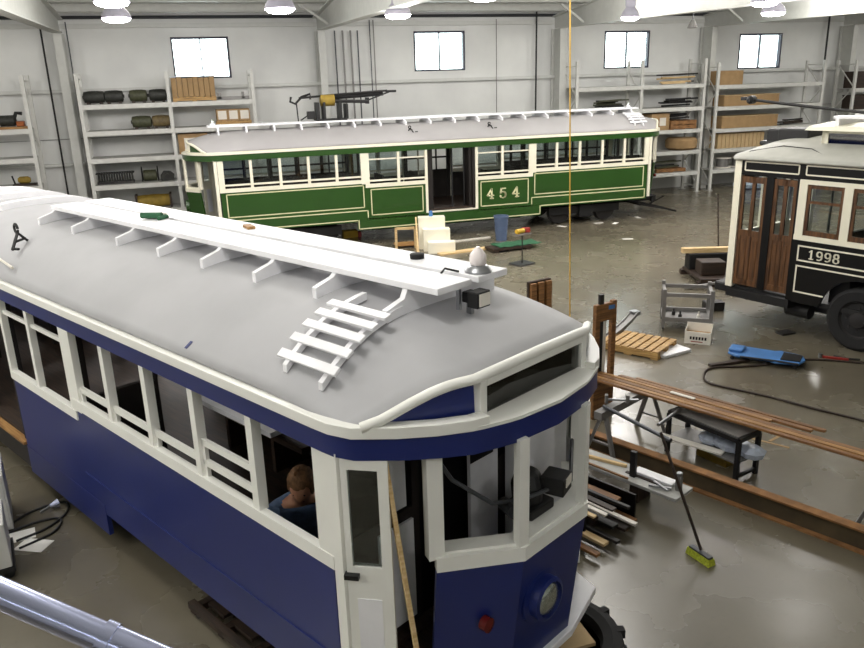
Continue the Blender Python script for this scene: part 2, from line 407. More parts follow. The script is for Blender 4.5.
for i in range(3):
    t = thing('carton',['leftmost','middle','rightmost'][i]+' of three white fronted cartons in a row on a pallet','carton',(1.32+i*.32,YR,3.18),0,'cartons on the rack pallet')
    MB().box(-.155,.155,-.3,.3,0,.33).build('box','cardboard',t); MB().box(-.12,.12,-.306,-.3,.05,.29).build('sheet','carton_white',t)
t = thing('carton','brown carton with a white sheet behind the green tram roof corner','carton',(.42,YR,2.3))
MB().box(-.42,.42,-.3,.3,0,.56).build('box','cardboard',t); MB().box(-.25,.1,-.306,-.3,.12,.45).build('sheet','carton_white',t)
t = thing('resistor_grid','dark finned resistor grid on the low left rack shelf','resistor grid',(-1.85,YR,1.55))
MB().box(-.5,.5,-.2,.2,0,.07).build('base','dark_steel',t)
for i in range(14):
    MB().box(-.47+i*.07,-.44+i*.07,-.18,.18,.07,.32).build('fin','motor_dark',t)
for yy in (-.12,.12): MB().cyl((-.52,yy,.3),(.52,yy,.3),.02,n=8).build('tie_rod','black_iron',t)
t = thing('wire_cage','round dark frame with a drum on the low left rack shelf','frame',(-.9,YR,1.55))
MB().lathe([(.05,-.2),(.16,-.18),(.16,.18),(.05,.2)],(0,0,.17),'X',16).build('drum','motor_green',t,smooth=40)
for s in (-.22,.22): MB().tube([(s,-.2,.02),(s,-.2,.3),(s,0,.42),(s,.2,.3),(s,.2,.02)],.018,6).build('hoop','black_iron',t)
t = thing('gearbox','small dark gearbox beside the round frame on the low left shelf','gearbox',(-.42,YR,1.55))
MB().prism([(-.18,0),(.18,0),(.2,.16),(.08,.26),(-.1,.27),(-.2,.14)],'XZ',-.16,.16).build('case','motor_dark',t,bev=.02); MB().cyl((0,-.24,.15),(0,-.16,.15),.06,n=12).build('shaft','dark_steel',t)
t = thing('tarp_roll','yellow rolled tarpaulin on the lowest visible shelf of the left rack','roll',(-.9,YR,.78))
MB().lathe([(.1,-.5),(.17,-.48),(.19,0),(.17,.48),(.1,.5)],(0,0,.2),'X',16).build('roll','yellow_tarp',t,smooth=40)
for a in (-.5,.46): MB().box(a,a+.06,-.22,.22,0,.4).build('end_board','dark_wood',t)
t = thing('compressor','small black compressor on a board at the left edge rack','compressor',(-4.3,YR,3.2))
MB().box(-.45,.45,-.25,.25,0,.06).build('board','timber',t); MB().lathe([(.08,-.22),(.15,-.18),(.15,.18),(.08,.22)],(-.1,0,.22),'X',14).build('tank','motor_dark',t,smooth=40)
MB().tube([(.05,-.05,.2),(.15,-.05,.42),(.3,-.05,.4)],.05,8).build('pipe','black_iron',t); MB().box(.12,.32,-.12,.12,.06,.2).build('pump','copper',t,bev=.02)
t = thing('winch','small yellow and brown winch on the lower shelf at the left edge','winch',(-4.25,YR,1.65))
MB().box(-.3,.3,-.15,.15,0,.05).build('base','dark_wood',t); MB().lathe([(.06,-.16),(.1,-.1),(.1,.1),(.06,.16)],(0,0,.15),'X',12).build('drum','yellow_tarp',t,smooth=40); MB().bar((-.25,0,.05),(-.3,0,.28),.04,.04).build('crank','black_iron',t)
# right hand racks
def heap(name,label,cat,x,z,w,h,m,n,seed,m2=None):
    rnd = random.Random(seed); t = thing(name,label,cat,(x,YR,z))
    for i in range(n):
        l = w*rnd.uniform(.6,1); zz = rnd.uniform(0,h*.75); yy = rnd.uniform(-.28,.28); a = rnd.uniform(-(w-l)/2,(w-l)/2); e = rnd.uniform(-.04,.04)
        MB().bar((a-l/2,yy,zz+.03),(a+l/2,yy+e,zz+.03+abs(e)),.08,.05).build('bar', (m2 if m2 and i%3==0 else m), t)
    return t
heap('iron_bundle','heap of dark green iron parts on the right rack shelf above the tram roof','bundle',14.35,3.0,1.15,.42,'motor_green',9,1,'black_iron')
heap('lumber_bundle','bundle of loose boards on the top shelf left of the right column','bundle',16.9,3.77,1.5,.4,'timber_pale',8,2,'dark_steel')
heap('iron_bundle','low dark heap of iron bars on the second shelf left of the right column','bundle',17.05,3.0,1.3,.35,'black_iron',9,3,'dark_steel')
t = thing('wooden_crate','small brown crate with white label at the tram roof end, on the middle rack shelf','crate',(16.2,YR,2.24))
MB().box(-.38,.34,-.3,.3,0,.56).build('box','cardboard',t); MB().box(-.05,.2,-.306,-.3,.15,.42).build('label_sheet','carton_white',t)
pallet('pallet','reddish lower pallet of two stacked on the middle right rack shelf',17.1,YR,2.24,1.05,.75,.15,m='rust')
pallet('pallet','reddish upper pallet of two stacked on the middle right rack shelf',17.1,YR,2.39,1.05,.75,.15,m='rust')
heap('iron_bundle','dark parts lying on the stacked reddish pallets','bundle',17.1,2.54,.9,.22,'dark_steel',6,4)
t = thing('cable_drum','tan oval wrapped coil on the right rack shelf below the stacked pallets','coil',(17.3,YR,1.5))
MB().lathe([(.42,0),(.55,.08),(.56,.34),(.48,.42)],n=24).build('coil','cardboard',t,smooth=40); MB().lathe([(.2,.42),(.3,.43)],n=20).build('core','cardboard_pale',t)
pallet('pallet','long reddish pallet on the lowest loaded right rack shelf',16.7,YR,.75,1.2,.75,.13,m='rust')
heap('iron_bundle','green and grey machine parts on the low reddish pallet','bundle',16.7,.88,1.1,.3,'gunmetal',7,5,'motor_green')
def crate(x,z,w,h,label,m='cardboard'):
    t = thing('wooden_crate',label,'crate',(x,YR,z))
    MB().box(-w/2,w/2,-.32,.32,0,h).build('box',m,t,bev=.008)
    for s in (-1,1): MB().box(s*(w/2-.06)-.04,s*(w/2-.06)+.04,-.335,-.32,0,h).build('batten',m,t)
    MB().box(-w/2-.01,w/2+.01,-.34,.34,h,h+.025).build('lid','cardboard_pale',t)
    return t
t = thing('carton','brown cardboard carton on the top shelf below the rightmost window','carton',(19.0,YR,3.69))
MB().box(-.5,.5,-.3,.3,0,.48).build('box','cardboard',t,bev=.01); MB().box(-.5,.5,-.03,.03,.48,.484).build('tape','cardboard_pale',t)
crate(19.95,2.95,2.4,.36,'long brown crate on the second shelf, behind the trolley pole tip')
crate(19.95,2.18,2.45,.4,'long brown crate on the third shelf, below the other long crate')
for i in range(6):
    t = thing('carton','%s of six tall pale cartons in a row under the long crates' % ['leftmost','second from the left','third from the left','third from the right','second from the right','rightmost'][i],'carton',(18.82+i*.34,YR,1.47),0,'tall cartons in a row')
    MB().box(-.16,.16,-.28,.28,0,.52).build('box','cardboard_pale',t,bev=.006); MB().box(-.02,.02,-.283,-.28,0,.52).build('tape','cardboard',t)
for i,x in enumerate((19.15,19.85)):
    t = thing('cable_spool',['left','right'][i]+' one of two white spools on the low shelf left of the black tram','spool',(x,YR,.74),0,'spools on the low shelf')
    MB().cyl((0,0,0),(0,0,.04),.3).build('flange','carton_white',t); MB().cyl((0,0,.34),(0,0,.38),.3).build('flange','carton_white',t)
    MB().cyl((0,0,.04),(0,0,.34),.22).build('winding','grey_metal',t,smooth=40)
b = MB()
for i in range(7):
    r = random.Random(i+20); b.lathe([(.02,0),(.28,.05),(.34,.18),(.2,.34),(.04,.4)],(19.55+i%4*.3+r.uniform(-.1,.1),23.7+r.uniform(-.25,.2),0),n=9)
solo('plastic_sheeting', b,'plastic_wrap','crumpled pale blue plastic sheeting on the floor under the right rack','plastic sheeting',smooth=20)
heap('iron_bundle','dark flat lengths on the right rack behind the black tram roof','bundle',21.9,2.18,1.1,.2,'dark_wood',6,8,'motor_dark')
for i,(x,z,w,h,m,l) in enumerate(((24.95,3.4,.62,.58,'dark_wood','dark brown box on the upper shelf at the right edge rack'),(24.98,2.62,.62,.5,'dark_wood','dark brown box on the lower shelf at the right edge rack'),(25.6,3.4,.55,.55,'carton_white','white carton on the upper shelf cut off by the right edge'),(25.62,2.62,.55,.5,'carton_white','white carton on the lower shelf cut off by the right edge'))):
    t = thing('carton',l,'carton',(x,YR,z)); MB().box(-w/2,w/2,-.3,.3,0,h).build('box',m,t,bev=.008); MB().box(-w/2-.01,w/2+.01,-.31,.31,h,h+.03).build('lid',m,t)
# ------------------------------------------------------------------ digits (slab serif)
def arc(cx, cy, rx, ry, a0, a1, n=10): return [(cx+rx*cos(radians(a0+(a1-a0)*i/n)), cy+ry*sin(radians(a0+(a1-a0)*i/n))) for i in range(n+1)]
DIG = {'4': [[(.5,0),(.5,1),(.03,.32),(.74,.32)],[(.32,.03),(.7,.03)]],
       '5': [[(.64,.96),(.16,.96),(.1,.52)]+arc(.34,.32,.3,.32,125,-160,12)],
       '1': [[(.12,.8),(.36,.97),(.36,0)],[(.14,.03),(.6,.03)]],
       '9': [arc(.36,.68,.28,.29,0,360,14),[(.64,.68)]+arc(.3,.36,.34,.33,10,-120,8)],
       '8': [arc(.36,.73,.24,.25,0,360,12),arc(.36,.25,.29,.26,0,360,12)]}
def digits(text, h, pitch, wt):
    b = MB()
    for i, ch in enumerate(text):
        for st in DIG[ch]:
            for p, q in zip(st, st[1:]):
                d = (Vector(q)-Vector(p)); wide = wt*(1.25 if abs(d.y) > abs(d.x) else .75)
                e = d.normalized()*wide*.3/h
                b.bar(((p[0]-e.x)*h+i*pitch,0,(p[1]-e.y)*h),((q[0]+e.x)*h+i*pitch,0,(q[1]+e.y)*h),.008,wide,(0,0,1) if abs(d.x)>abs(d.y) else (1,0,0))
    return b

# ------------------------------------------------------------------ double ended saloon tram
XS = [2.416+.72*k for k in range(6)]
HALF = [(6.08,-1.22),(6.18,-1.215),(6.30,-1.17),(6.49,-1.0),(6.64,-.83),(6.76,-.66),(6.85,-.38),(6.89,0)]
def loop(out=0):
    q = [(x+out*.9 if x > 6.3 else x+out*.4, y-out if abs(y) > .6 else y*(1+out*.5)) for x, y in HALF]
    r = q + [(x,-y) for x, y in q[-2::-1]]
    return r + [(-x,-y) for x, y in r]
def za(y): return 2.56+.50*(1-min(1,abs(y)/1.27)**3)
RIM = [(0,6.74,2.84),(.5,6.73,2.83),(.58,6.70,2.81),(.7,6.64,2.80),(.8,6.58,2.77),(.92,6.50,2.71),(1.05,6.42,2.64),(1.16,6.34,2.60),(1.25,6.2,2.575),(1.27,6.1,2.57)]
def rim(y):
    y = abs(y)
    for (a,b,c),(d,e,f) in zip(RIM,RIM[1:]):
        if y <= d: t = (y-a)/(d-a); return b+(e-b)*t, c+(f-c)*t
    return RIM[-1][1:]
def roofz(x, y):
    xe, zr = rim(y); t = max(0,(abs(x)-5.3)/(xe-5.3)); return za(y)+(zr-za(y))*t**2.3

def tram(name, label, loc, rz, dz, P, roof_m, opt):
    root = thing(name, label, 'tram', loc, rz)
    blue = opt == 'blue'; CR = 'off_white' if blue else 'cream'; root.scale = (1,.958,1)
    def Z(v): return v+dz
    def bx(nm, m, x0,x1,y0,y1,z0,z1, par=None, bev=0):
        return MB().box(min(x0,x1),max(x0,x1),min(y0,y1),max(y0,y1),Z(z0),Z(z1)).build(nm, m, par or root, bev=bev)
    def line(par, segs, s):
        b = MB()
        for (a,c),(d,e) in segs:
            b.box(min(a,d)-.013,max(a,d)+.013,s*1.2-.004 if s<0 else 1.196,s*1.2+.004 if s<0 else 1.204,Z(min(c,e)-.013),Z(max(c,e)+.013))
        b.build('lining','gold_line',par)
    for s in (-1,1):
        o = lambda d: s*(1.2-d)
        for e in (-1,1):
            p = bx('side_panel',P, e*2.33,e*6.08,o(.0),o(.04),.62,1.62)
            if blue:
                if s < 0: MB().box(min(e*2.33,e*6.08),max(e*2.33,e*6.08),-1.212,-1.2,Z(.93),Z(.955)).build('bead',P,p)
            else:
                line(p,[((e*2.46,1.57),(e*5.95,1.57)),((e*2.46,1.0),(e*5.95,1.0)),((e*2.46,1.0),(e*2.46,1.57)),((e*5.95,1.0),(e*5.95,1.57)),
                        ((e*2.37,.91),(e*6.02,.91)),((e*6.02,.91),(e*6.02,.665)),((e*2.63,.665),(e*6.02,.665))],s)
            p = bx('side_panel',P, e*.75,e*2.33,o(0),o(.04),.62,1.505)
            if not blue: line(p,[((e*.84,1.45),(e*2.26,1.45)),((e*.84,.78),(e*2.26,.78)),((e*.84,.78),(e*.84,1.45)),((e*2.26,.78),(e*2.26,1.45)),((e*2.37,.91),(e*2.37,.68)),((e*.78,.68),(e*2.37,.68))],s)
            bx('belt_rail',CR,e*2.33,e*6.1,o(-.012),o(.05),1.62,1.715)
            bx('belt_rail',CR,e*.74,e*2.4,o(-.014),o(.05),1.505,1.60)
            # pillars
            bx('pillar',CR,e*2.28,e*2.50,o(-.005),o(.06),1.60,2.42)
            for k in range(1,5): bx('pillar',CR,e*XS[k]-.035,e*XS[k]+.035,o(-.004),o(.07),1.71,2.42)
            bx('pillar',CR,e*5.96,e*6.10,o(-.006),o(.07),1.71,2.42)
            bx('pillar',CR,e*.72-.035,e*.72+.035,o(-.004),o(.06),1.5 if blue else .72,2.42)
            bx('pillar',CR,e*1.485-.035,e*1.485+.035,o(-.004),o(.06),1.60,2.42)
            # sashes: one per opening
            ops = [(2.50,XS[1]-.035)]+[(XS[k]+.035,XS[k+1]-.035) for k in range(1,4)]+[(XS[4]+.035,5.96)]
            for k,(a,b) in enumerate(ops):
                w = MB(); yy0, yy1 = min(o(.02),o(.05)), max(o(.02),o(.05))
                def hb(z, h): w.box(min(e*a,e*b),max(e*a,e*b),yy0,yy1,Z(z),Z(z+h))
                if blue:
                    if e > 0 and k == 4: pass
                    elif e > 0 and k == 3: hb(1.80,.05); hb(1.96,.05); w.box(a,a+.04,yy0,yy1,Z(1.715),Z(2.0))
                    else: hb(1.80,.055); w.box(min(e*a,e*(a+.03)),max(e*a,e*(a+.03)),yy0,yy1,Z(1.715),Z(1.81))
                else: hb(1.775,.045)
                if w.v:
                    q = w.build('window_sash',CR,root)
                    if not blue: MB().box(min(e*a,e*b),max(e*a,e*b),(yy0+yy1)/2-.002,(yy0+yy1)/2+.002,Z(1.82),Z(2.4)).build('pane','tram_glass',q)
            for a,b in ((.755,1.45),(1.52,2.28)):
                w = MB(); yy0, yy1 = min(o(.02),o(.05)), max(o(.02),o(.05))
                for z,h in (((2.22,.04),) if blue else ((1.655,.045),(2.21,.035))): w.box(min(e*a,e*b),max(e*a,e*b),yy0,yy1,Z(z),Z(z+h))
                q = w.build('window_sash',CR,root)
                if not blue: MB().box(min(e*a,e*b),max(e*a,e*b),(yy0+yy1)/2-.002,(yy0+yy1)/2+.002,Z(1.70),Z(2.4)).build('pane','tram_glass',q)
        if blue:
            p = bx('skirt',P,.74,2.66,o(-.004),o(.04),.40,.72); bx('skirt',P,-2.66,-.74,o(-.004),o(.04),.40,.72); bx('doorway_sill_beam','dark_trim',-.74,.74,o(.0),o(.04),.45,.72)
        else: p = bx('skirt',P,-2.66,2.66,o(-.004),o(.04),.40,.72)
        if not blue: line(p,[((-2.63,.435),(2.63,.435)),((-2.63,.435),(-2.63,.66)),((2.63,.435),(2.63,.66))],s*1.004)
        bx('door_threshold',CR if not blue else 'timber',-.72,.72,o(-.03),o(.12),.72,.75)
        for x in (-.66,.66): bx('door_post','dark_trim',x-.05,x+.05,o(.03),o(.12),.75,2.42)
    # plan bands
    MB().strip(loop(0),Z(2.40),Z(2.563),.04,True).build('letterboard',P,root,smooth=30)
    for s in (-1,1):
        h_ = [(6.03,-1.25),(6.17,-1.245),(6.32,-1.20),(6.51,-1.025),(6.655,-.85),(6.765,-.67),(6.795,-.56)]; g = [(-x,s*abs(y)) for x,y in reversed(h_)]+[(x,s*abs(y)) for x,y in h_]
        MB().strip(g,Z(2.545),Z(2.615),.085*-s,False).build('gutter',CR,root,smooth=30,bev=.004)
    # roof
    ys = [-1.205+2.41*i/40 for i in range(41)]; ts = [i/10 for i in range(11)]
    b = MB(); rows = []
    for y in ys:
        xe,_ = rim(y); xr = [-(5.3+(xe-5.3)*t) for t in reversed(ts)]+[-2.5,0,2.5]+[5.3+(xe-5.3)*t for t in ts]
        rows.append([(x,y,Z(roofz(x,y))) for x in xr])
    n = len(rows[0]); vs = [p for r in rows for p in r]
    b.add(vs,[(i*n+j,i*n+j+1,(i+1)*n+j+1,(i+1)*n+j) for i in range(len(ys)-1) for j in range(n-1)])
    r = b.build('roof',roof_m,root,smooth=50); sm = r.modifiers.new('t','SOLIDIFY'); sm.thickness = .03; sm.offset = -1
    # roof ends
    for e in (-1,1):
        pts = [(e*(rim(y)[0]+.005),y,Z(rim(y)[1]+.005)) for y in [-1.15+2.3*i/48 for i in range(49)]]
        MB().tube(pts,.032,8).build('roof_edge_trim',CR,root,smooth=50)
        for s in (-1,1):
            yy = [.56+.06*i for i in range(11)]; top = [(e*(rim(y)[0]-.03),s*y,Z(rim(y)[1]-.01)) for y in yy]; bot = [(e*(rim(y)[0]-.02),s*y,Z(2.55)) for y in yy]
            m = len(yy); MB().add(top+bot+[(p[0]-e*.03,p[1],p[2]) for p in top+bot],
                [(i,i+1,m+i+1,m+i) for i in range(m-1)]+[(2*m+i,3*m+i,3*m+i+1,2*m+i+1) for i in range(m-1)]+[(i,2*m+i,2*m+i+1,i+1) for i in range(m-1)]).build('roof_end_panel',P,root)
        d = MB().box(-.03,.03,-.56,-.50,Z(2.54),Z(2.83)).box(-.03,.03,.50,.56,Z(2.54),Z(2.83)).box(-.03,.03,-.5,.5,Z(2.755),Z(2.83)).box(-.03,.03,-.5,.5,Z(2.54),Z(2.565))
        d.v = [(x*e+e*6.70,y,z) for x,y,z in d.v]; d = d.build('destination_box',CR,root,bev=.004)
        MB().box(e*6.70-.005,e*6.70+.005,-.5,.5,Z(2.565),Z(2.755)).build('destination_glass','tram_glass',d)
        # sloping apron below the destination glass
        yy = [-.86+1.72*i/20 for i in range(21)]
        def outer(y): 
            for (a,c),(d_,f) in zip(HALF,HALF[1:]):
                if c <= -abs(y) <= f: t = (-abs(y)-c)/(f-c); return a+(d_-a)*t
            return 6.89
        A = [(e*(6.71 if abs(y)<.58 else min(6.69,rim(y)[0])),y,Z(2.585)) for y in yy]; B = [(e*(outer(y)+.012),y,Z(2.566)) for y in yy]; C = [(p[0],p[1],p[2]-.02) for p in B]
        m = len(yy); MB().add(A+B+C,[(i,i+1,m+i+1,m+i) for i in range(m-1)]+[(m+i,m+i+1,2*m+i+1,2*m+i) for i in range(m-1)]).build('apron',CR,root,smooth=30)
        # cab front
        F = [(6.57,-.80),(6.89,-.35),(6.89,.35),(6.57,.80)]; L = [(6.47,-.78),(6.77,-.35),(6.77,.35),(6.47,.78)]
        fx = lambda q: [(e*a,c) for a,c in (q if e > 0 else q)]
        t_ = .04 if e > 0 else -.04
        MB().strip(fx(F),Z(.62),Z(1.63),t_,low=fx(L)).build('dash_panel',P,root)
        MB().strip([(e*(a+.012),c*1.012) for a,c in F],Z(1.62),Z(1.715),t_*1.6).build('belt_rail',CR,root)
        MB().strip([(e*(a-.02),c*.98) for a,c in F],Z(1.70),Z(1.73),t_*3).build('cab_sill',CR,root)
        for (a,c),w in zip(F,(.10,.075,.075,.10)): 
            MB().ob((e*(a-.03),c*.975,Z(2.06)),(w*.75,w,.72),e*atan2(c,.7)*.5).build('windscreen_post',CR,root)
        # diagonal doorways of the cab
        for s in (-1,1):
            a0, a1 = (6.20,s*1.19), (6.43,s*1.03)
            MB().ob((e*6.15,s*1.19,Z(1.55)),(.08,.05,1.74),0).build('door_post',CR,root)
            if blue or s > 0:
                dv = Vector((a1[0]-a0[0],a1[1]-a0[1])); L_ = dv.length; an = atan2(dv.y,dv.x*e); c0 = ((a0[0]+a1[0])/2*e,(a0[1]+a1[1])/2)
                def lb(u0,u1,z0,z1,nm,m,par,th=.035):
                    k = (u0+u1)/2-.5; return MB().ob((c0[0]+cos(an)*L_*k,c0[1]+sin(an)*L_*k,Z((z0+z1)/2)),(L_*(u1-u0),th,z1-z0),an).build(nm,m,par)
                g = e < 0
                dr = lb(0,1,.70,1.70,'door',CR,root)
                lb(0 if not g else .86,.14 if not g else 1,1.70,2.40,'door_stile',CR,dr); lb(.78 if not g else 0,1 if not g else .22,1.70,2.40,'door_stile',CR,dr)
                lb(.12,.8,2.33,2.40,'door_rail',CR,dr)
                lb(.14,.80,1.70,2.33,'pane','tram_glass',dr,.008)
                lb(.2,.74,.86,1.48,'door_inset','white_paint',dr,.042)
                if s < 0 and e > 0: MB().ob((6.245,-1.195,Z(1.64)),(.09,.05,.03),.6).build('door_handle','black_iron',dr)
        hl = MB().lathe([(.19,-.06),(.19,.0),(.15,.01),(.15,.07),(.125,.08),(.12,.05)],(e*6.86,-.12,Z(1.235)),'X',26)
        if e < 0: hl.v = [(2*-6.86-x,y,z) for x,y,z in hl.v]
        h = hl.build('headlight',P,root,smooth=40)
        MB().lathe([(.115,0),(.10,.02),(.04,.035)],(e*6.86+(.05 if e>0 else -.07),-.12,Z(1.235)),'X',20).build('headlight_lens','lens',h,smooth=40)
        b = MB().lathe([(.05,-.03),(.05,.02),(.02,.03)],(e*6.755,-.55*e,Z(1.20)),'X',14); b.build('tail_light','red_lens',root,smooth=40)
        pts = [(6.30,.84),(6.42,.97),(6.69,.88),(6.82,.34),(6.82,-.36),(6.52,-.84),(6.30,-.84)]
        MB().prism([(e*a,c) for a,c in pts],'XY',Z(.62),Z(.68)).build('bumper','white_paint' if blue else 'gunmetal',root,bev=.006)
        b = MB().box(min(e*5.6,e*7.0),max(e*5.6,e*7.0),-.09,.09,Z(.36),Z(.5)); b.box(min(e*6.95,e*7.1),max(e*6.95,e*7.1),-.16,.16,Z(.33),Z(.53)); b.build('coupler','black_iron',root,bev=.02)
        if not blue:
            b = MB()
            for k in range(9): b.bar((e*6.0,-1.0+k*.25,.42),(e*7.25,-1.0+k*.25,.14),.04,.03)
            b.bar((e*7.25,-1.05,.14),(e*7.25,1.05,.14),.05,.05); b.bar((e*6.0,-1.05,.42),(e*6.0,1.05,.42),.05,.05)
            for yy in (-.9,.9): b.bar((e*6.5,yy,.62),(e*6.45,yy,.33),.03,.03); b.bar((e*6.9,yy,.60),(e*6.3,yy,.36),.03,.03)
            b.build('lifeguard','black_iron',root)
        # trucks
        f = MB()
        for s in (-1,1): f.box(e*4.2-1.15,e*4.2+1.15,s*.86-.06,s*.86+.06,.30,.52).box(e*4.2-.2,e*4.2+.2,s*.95-.06,s*.95+.06,.2,.56)
        f.box(e*4.2-.18,e*4.2+.18,-.9,.9,.32,.52)
        tr = f.build('truck','black_iron',root,bev=.01)
        for q in (-.75,.75):
            for s in (-1,1):
                MB().lathe([(.1,-.07),(.33,-.06),(.33,.04),(.36,.045),(.36,.07),(.1,.07)],(e*4.2+q,s*.72,.36 if not blue else .362),'Y',24).build('wheel','dark_steel',tr,smooth=35)
            MB().cyl((e*4.2+q,-.7,.36),(e*4.2+q,.7,.36),.06,n=10).build('axle','dark_steel',tr)
    # inside
    bx('floor_pan','dark_wood',-6.1,6.1,-1.15,1.15,.76,.80)
    MB().prism([(6.0,-1.1),(6.42,-.72),(6.70,-.32),(6.70,.32),(6.42,.72),(6.0,1.1)],'XY',Z(.70),Z(.74)).build('cab_floor','dark_wood',root)
    MB().prism([(-6.0,-1.1),(-6.42,-.72),(-6.70,-.32),(-6.70,.32),(-6.42,.72),(-6.0,1.1)],'XY',Z(.70),Z(.74)).build('cab_floor','dark_wood',root)
    bx('underframe','black_iron',-2.2,2.2,-.8,.8,.30,.60)
    for x in (-2.4,2.4,-6.0,6.0):
        b = MB()
        for s in (-1,1):
            b.box(x-.03,x+.03,min(s*.38,s*1.14),max(s*.38,s*1.14),Z(.80),Z(1.70)).box(x-.03,x+.03,s*.41-.035,s*.41+.035,Z(1.70),Z(2.5)).box(x-.03,x+.03,s*1.10-.04,s*1.10+.04,Z(1.7),Z(2.5))
        b.box(x-.03,x+.03,-1.14,1.14,Z(2.42),Z(2.55)); b.build('bulkhead','dark_interior',root)
    for e in (-1,1):
        for s in (-1,1):
            if blue and (s < 0 and e > 0): continue
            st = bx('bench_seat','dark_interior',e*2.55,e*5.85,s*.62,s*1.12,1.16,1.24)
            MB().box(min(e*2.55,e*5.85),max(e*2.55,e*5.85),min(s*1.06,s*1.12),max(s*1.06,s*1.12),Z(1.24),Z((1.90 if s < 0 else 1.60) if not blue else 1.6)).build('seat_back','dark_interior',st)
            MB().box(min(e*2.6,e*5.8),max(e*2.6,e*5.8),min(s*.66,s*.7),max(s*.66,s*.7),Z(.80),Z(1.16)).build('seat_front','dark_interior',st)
        if not blue:
            for x in (3.2,4.0,4.8,5.4):
                MB().tube([(e*x,-.45,Z(.8)),(e*x,-.45,Z(2.5))],.022,8).build('grab_pole','black_iron',root)
            for x in (.9,1.9): 
                st = bx('cross_seat','dark_interior',e*x-.2,e*x+.2,-1.1,-.2,1.12,1.2); MB().box(e*x-.03,e*x+.03,-1.1,-.2,Z(1.2),Z(1.78)).build('seat_back','dark_interior',st)
    for s in (-1,1):
        for e in (-1,1):
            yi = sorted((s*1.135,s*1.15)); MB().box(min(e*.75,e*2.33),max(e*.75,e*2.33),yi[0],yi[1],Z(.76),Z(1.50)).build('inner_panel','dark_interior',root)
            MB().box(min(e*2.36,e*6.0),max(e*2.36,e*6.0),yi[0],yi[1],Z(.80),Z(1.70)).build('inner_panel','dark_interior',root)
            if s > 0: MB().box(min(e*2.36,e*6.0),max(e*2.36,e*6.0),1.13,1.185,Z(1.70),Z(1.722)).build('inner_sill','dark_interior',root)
            if s > 0:
                b = MB()
                for k in range(5): b.box(e*XS[k]-.045,e*XS[k]+.045,1.11,1.13,Z(1.70),Z(2.45))
                b.box(min(e*2.4,e*6.0),max(e*2.4,e*6.0),1.11,1.13,Z(1.95),Z(2.0)); b.build('inner_window_frame','dark_trim',root)
    # roof walk
    x0, x1 = (.40,6.24) if blue else (-6.2,6.2)
    for ya,yb in ((-.36,-.035),(.035,.34)): bx('roof_plank','white_paint',x0,x1,ya,yb,3.165,3.21,bev=.006)
    xs = [.47,1.34,2.33,3.11,3.82,4.55,5.26,5.95] if blue else [-5.95+.7*k for k in range(18)]
    def bracket(x):
        up_ = [(y,Z(roofz(x,y)-.005)) for y in [-.54+1.08*i/14 for i in range(15)]]
        prof = [(.54,Z(roofz(x,.54)+.075)),(.38,Z(roofz(x,.38)+.095)),(.35,Z(3.165)),(-.35,Z(3.165)),(-.38,Z(roofz(x,-.38)+.095)),(-.54,Z(roofz(x,-.54)+.075))]
        MB().prism(up_+prof,'YZ',x-.022,x+.022).build('roof_bracket','white_paint',root)
    for x in xs: bracket(x)
    if blue:
        for x in (-1.0,-1.9,-2.7):
            yy = [-.45+1.45*i/16 for i in range(17)]
            MB().prism([(y,Z(za(y)-.005)) for y in yy]+[(y,Z(za(y)+.075)) for y in reversed(yy)],'YZ',x-.075,x+.075).build('roof_batten','white_paint',root)
    # roof ladder
    for e in (1,):
        xa, xb = (5.62,5.96) if blue else (5.66,5.94)
        ld = MB()
        for x in (xa,xb):
            yy = [-.40-.70*i/10 for i in range(11)]
            ld.prism([(y,Z(roofz(x,y)+.012)) for y in yy]+[(y,Z(roofz(x,y)+.06)) for y in reversed(yy)],'YZ',x-.02,x+.02)
        q = ld.build('roof_ladder','white_paint',root)
        for k in range(5):
            y = -.62-.107*k; x_ = (xa+xb)/2; sl = atan2(roofz(x_,y+.05)-roofz(x_,y-.05),.1)
            rg = MB().ob((x_,y,Z(roofz(x_,y)+.075)),(.55,.062,.022),0,sl).build('rung','white_paint',q,bev=.004)
    for x,y in (((.80,-.90),) if blue else ((-1.07,-.95),(1.19,-.95))):
        z = roofz(x,y); b = MB(); sc = .8 if blue else .55
        b.tube([(x+.06*cos(t*.6)*sc,y,Z(z+.24*sc+.06*sin(t*.6)*sc)) for t in range(11)],.014,6)
        b.bar((x+.02,y,Z(z+.19*sc)),(x+.14*sc,y-.14*sc,Z(z+.0)),.022,.022).bar((x,y,Z(z+.19*sc)),(x-.02,y+.16*sc,Z(z+.02)),.022,.022).bar((x+.10*sc,y-.09*sc,Z(z+.07)),(x-.01,y+.10*sc,Z(z+.08)),.02,.02).bar((x+.13,y-.13*sc,Z(z+.015)),(x+.2,y-.1*sc,Z(z+.015)),.03,.02)
        b.build('rope_hook','black_iron',root)
    return root, Z, bx

BLUE = radians(-61.4425)
bl, ZB, bxb = tram('tram','large blue and cream tram under restoration in front, with its cab doorway open',(-2.321+1.15*.8783,9.335+1.15*.4781,0),BLUE,-.25,'blue_paint','roof_canvas','blue')
gr, ZG, bxg = tram('tram','green and cream tram with number 454 along the back wall',(6.937,19.953+1.15,0),0,0,'green_paint','roof_canvas_b','green')
for i,ch in enumerate('454'): digits(ch,.27,.38,.04).build('number_digit','gold_line',gr,loc=(1.02+i*.38,-1.207,.97))
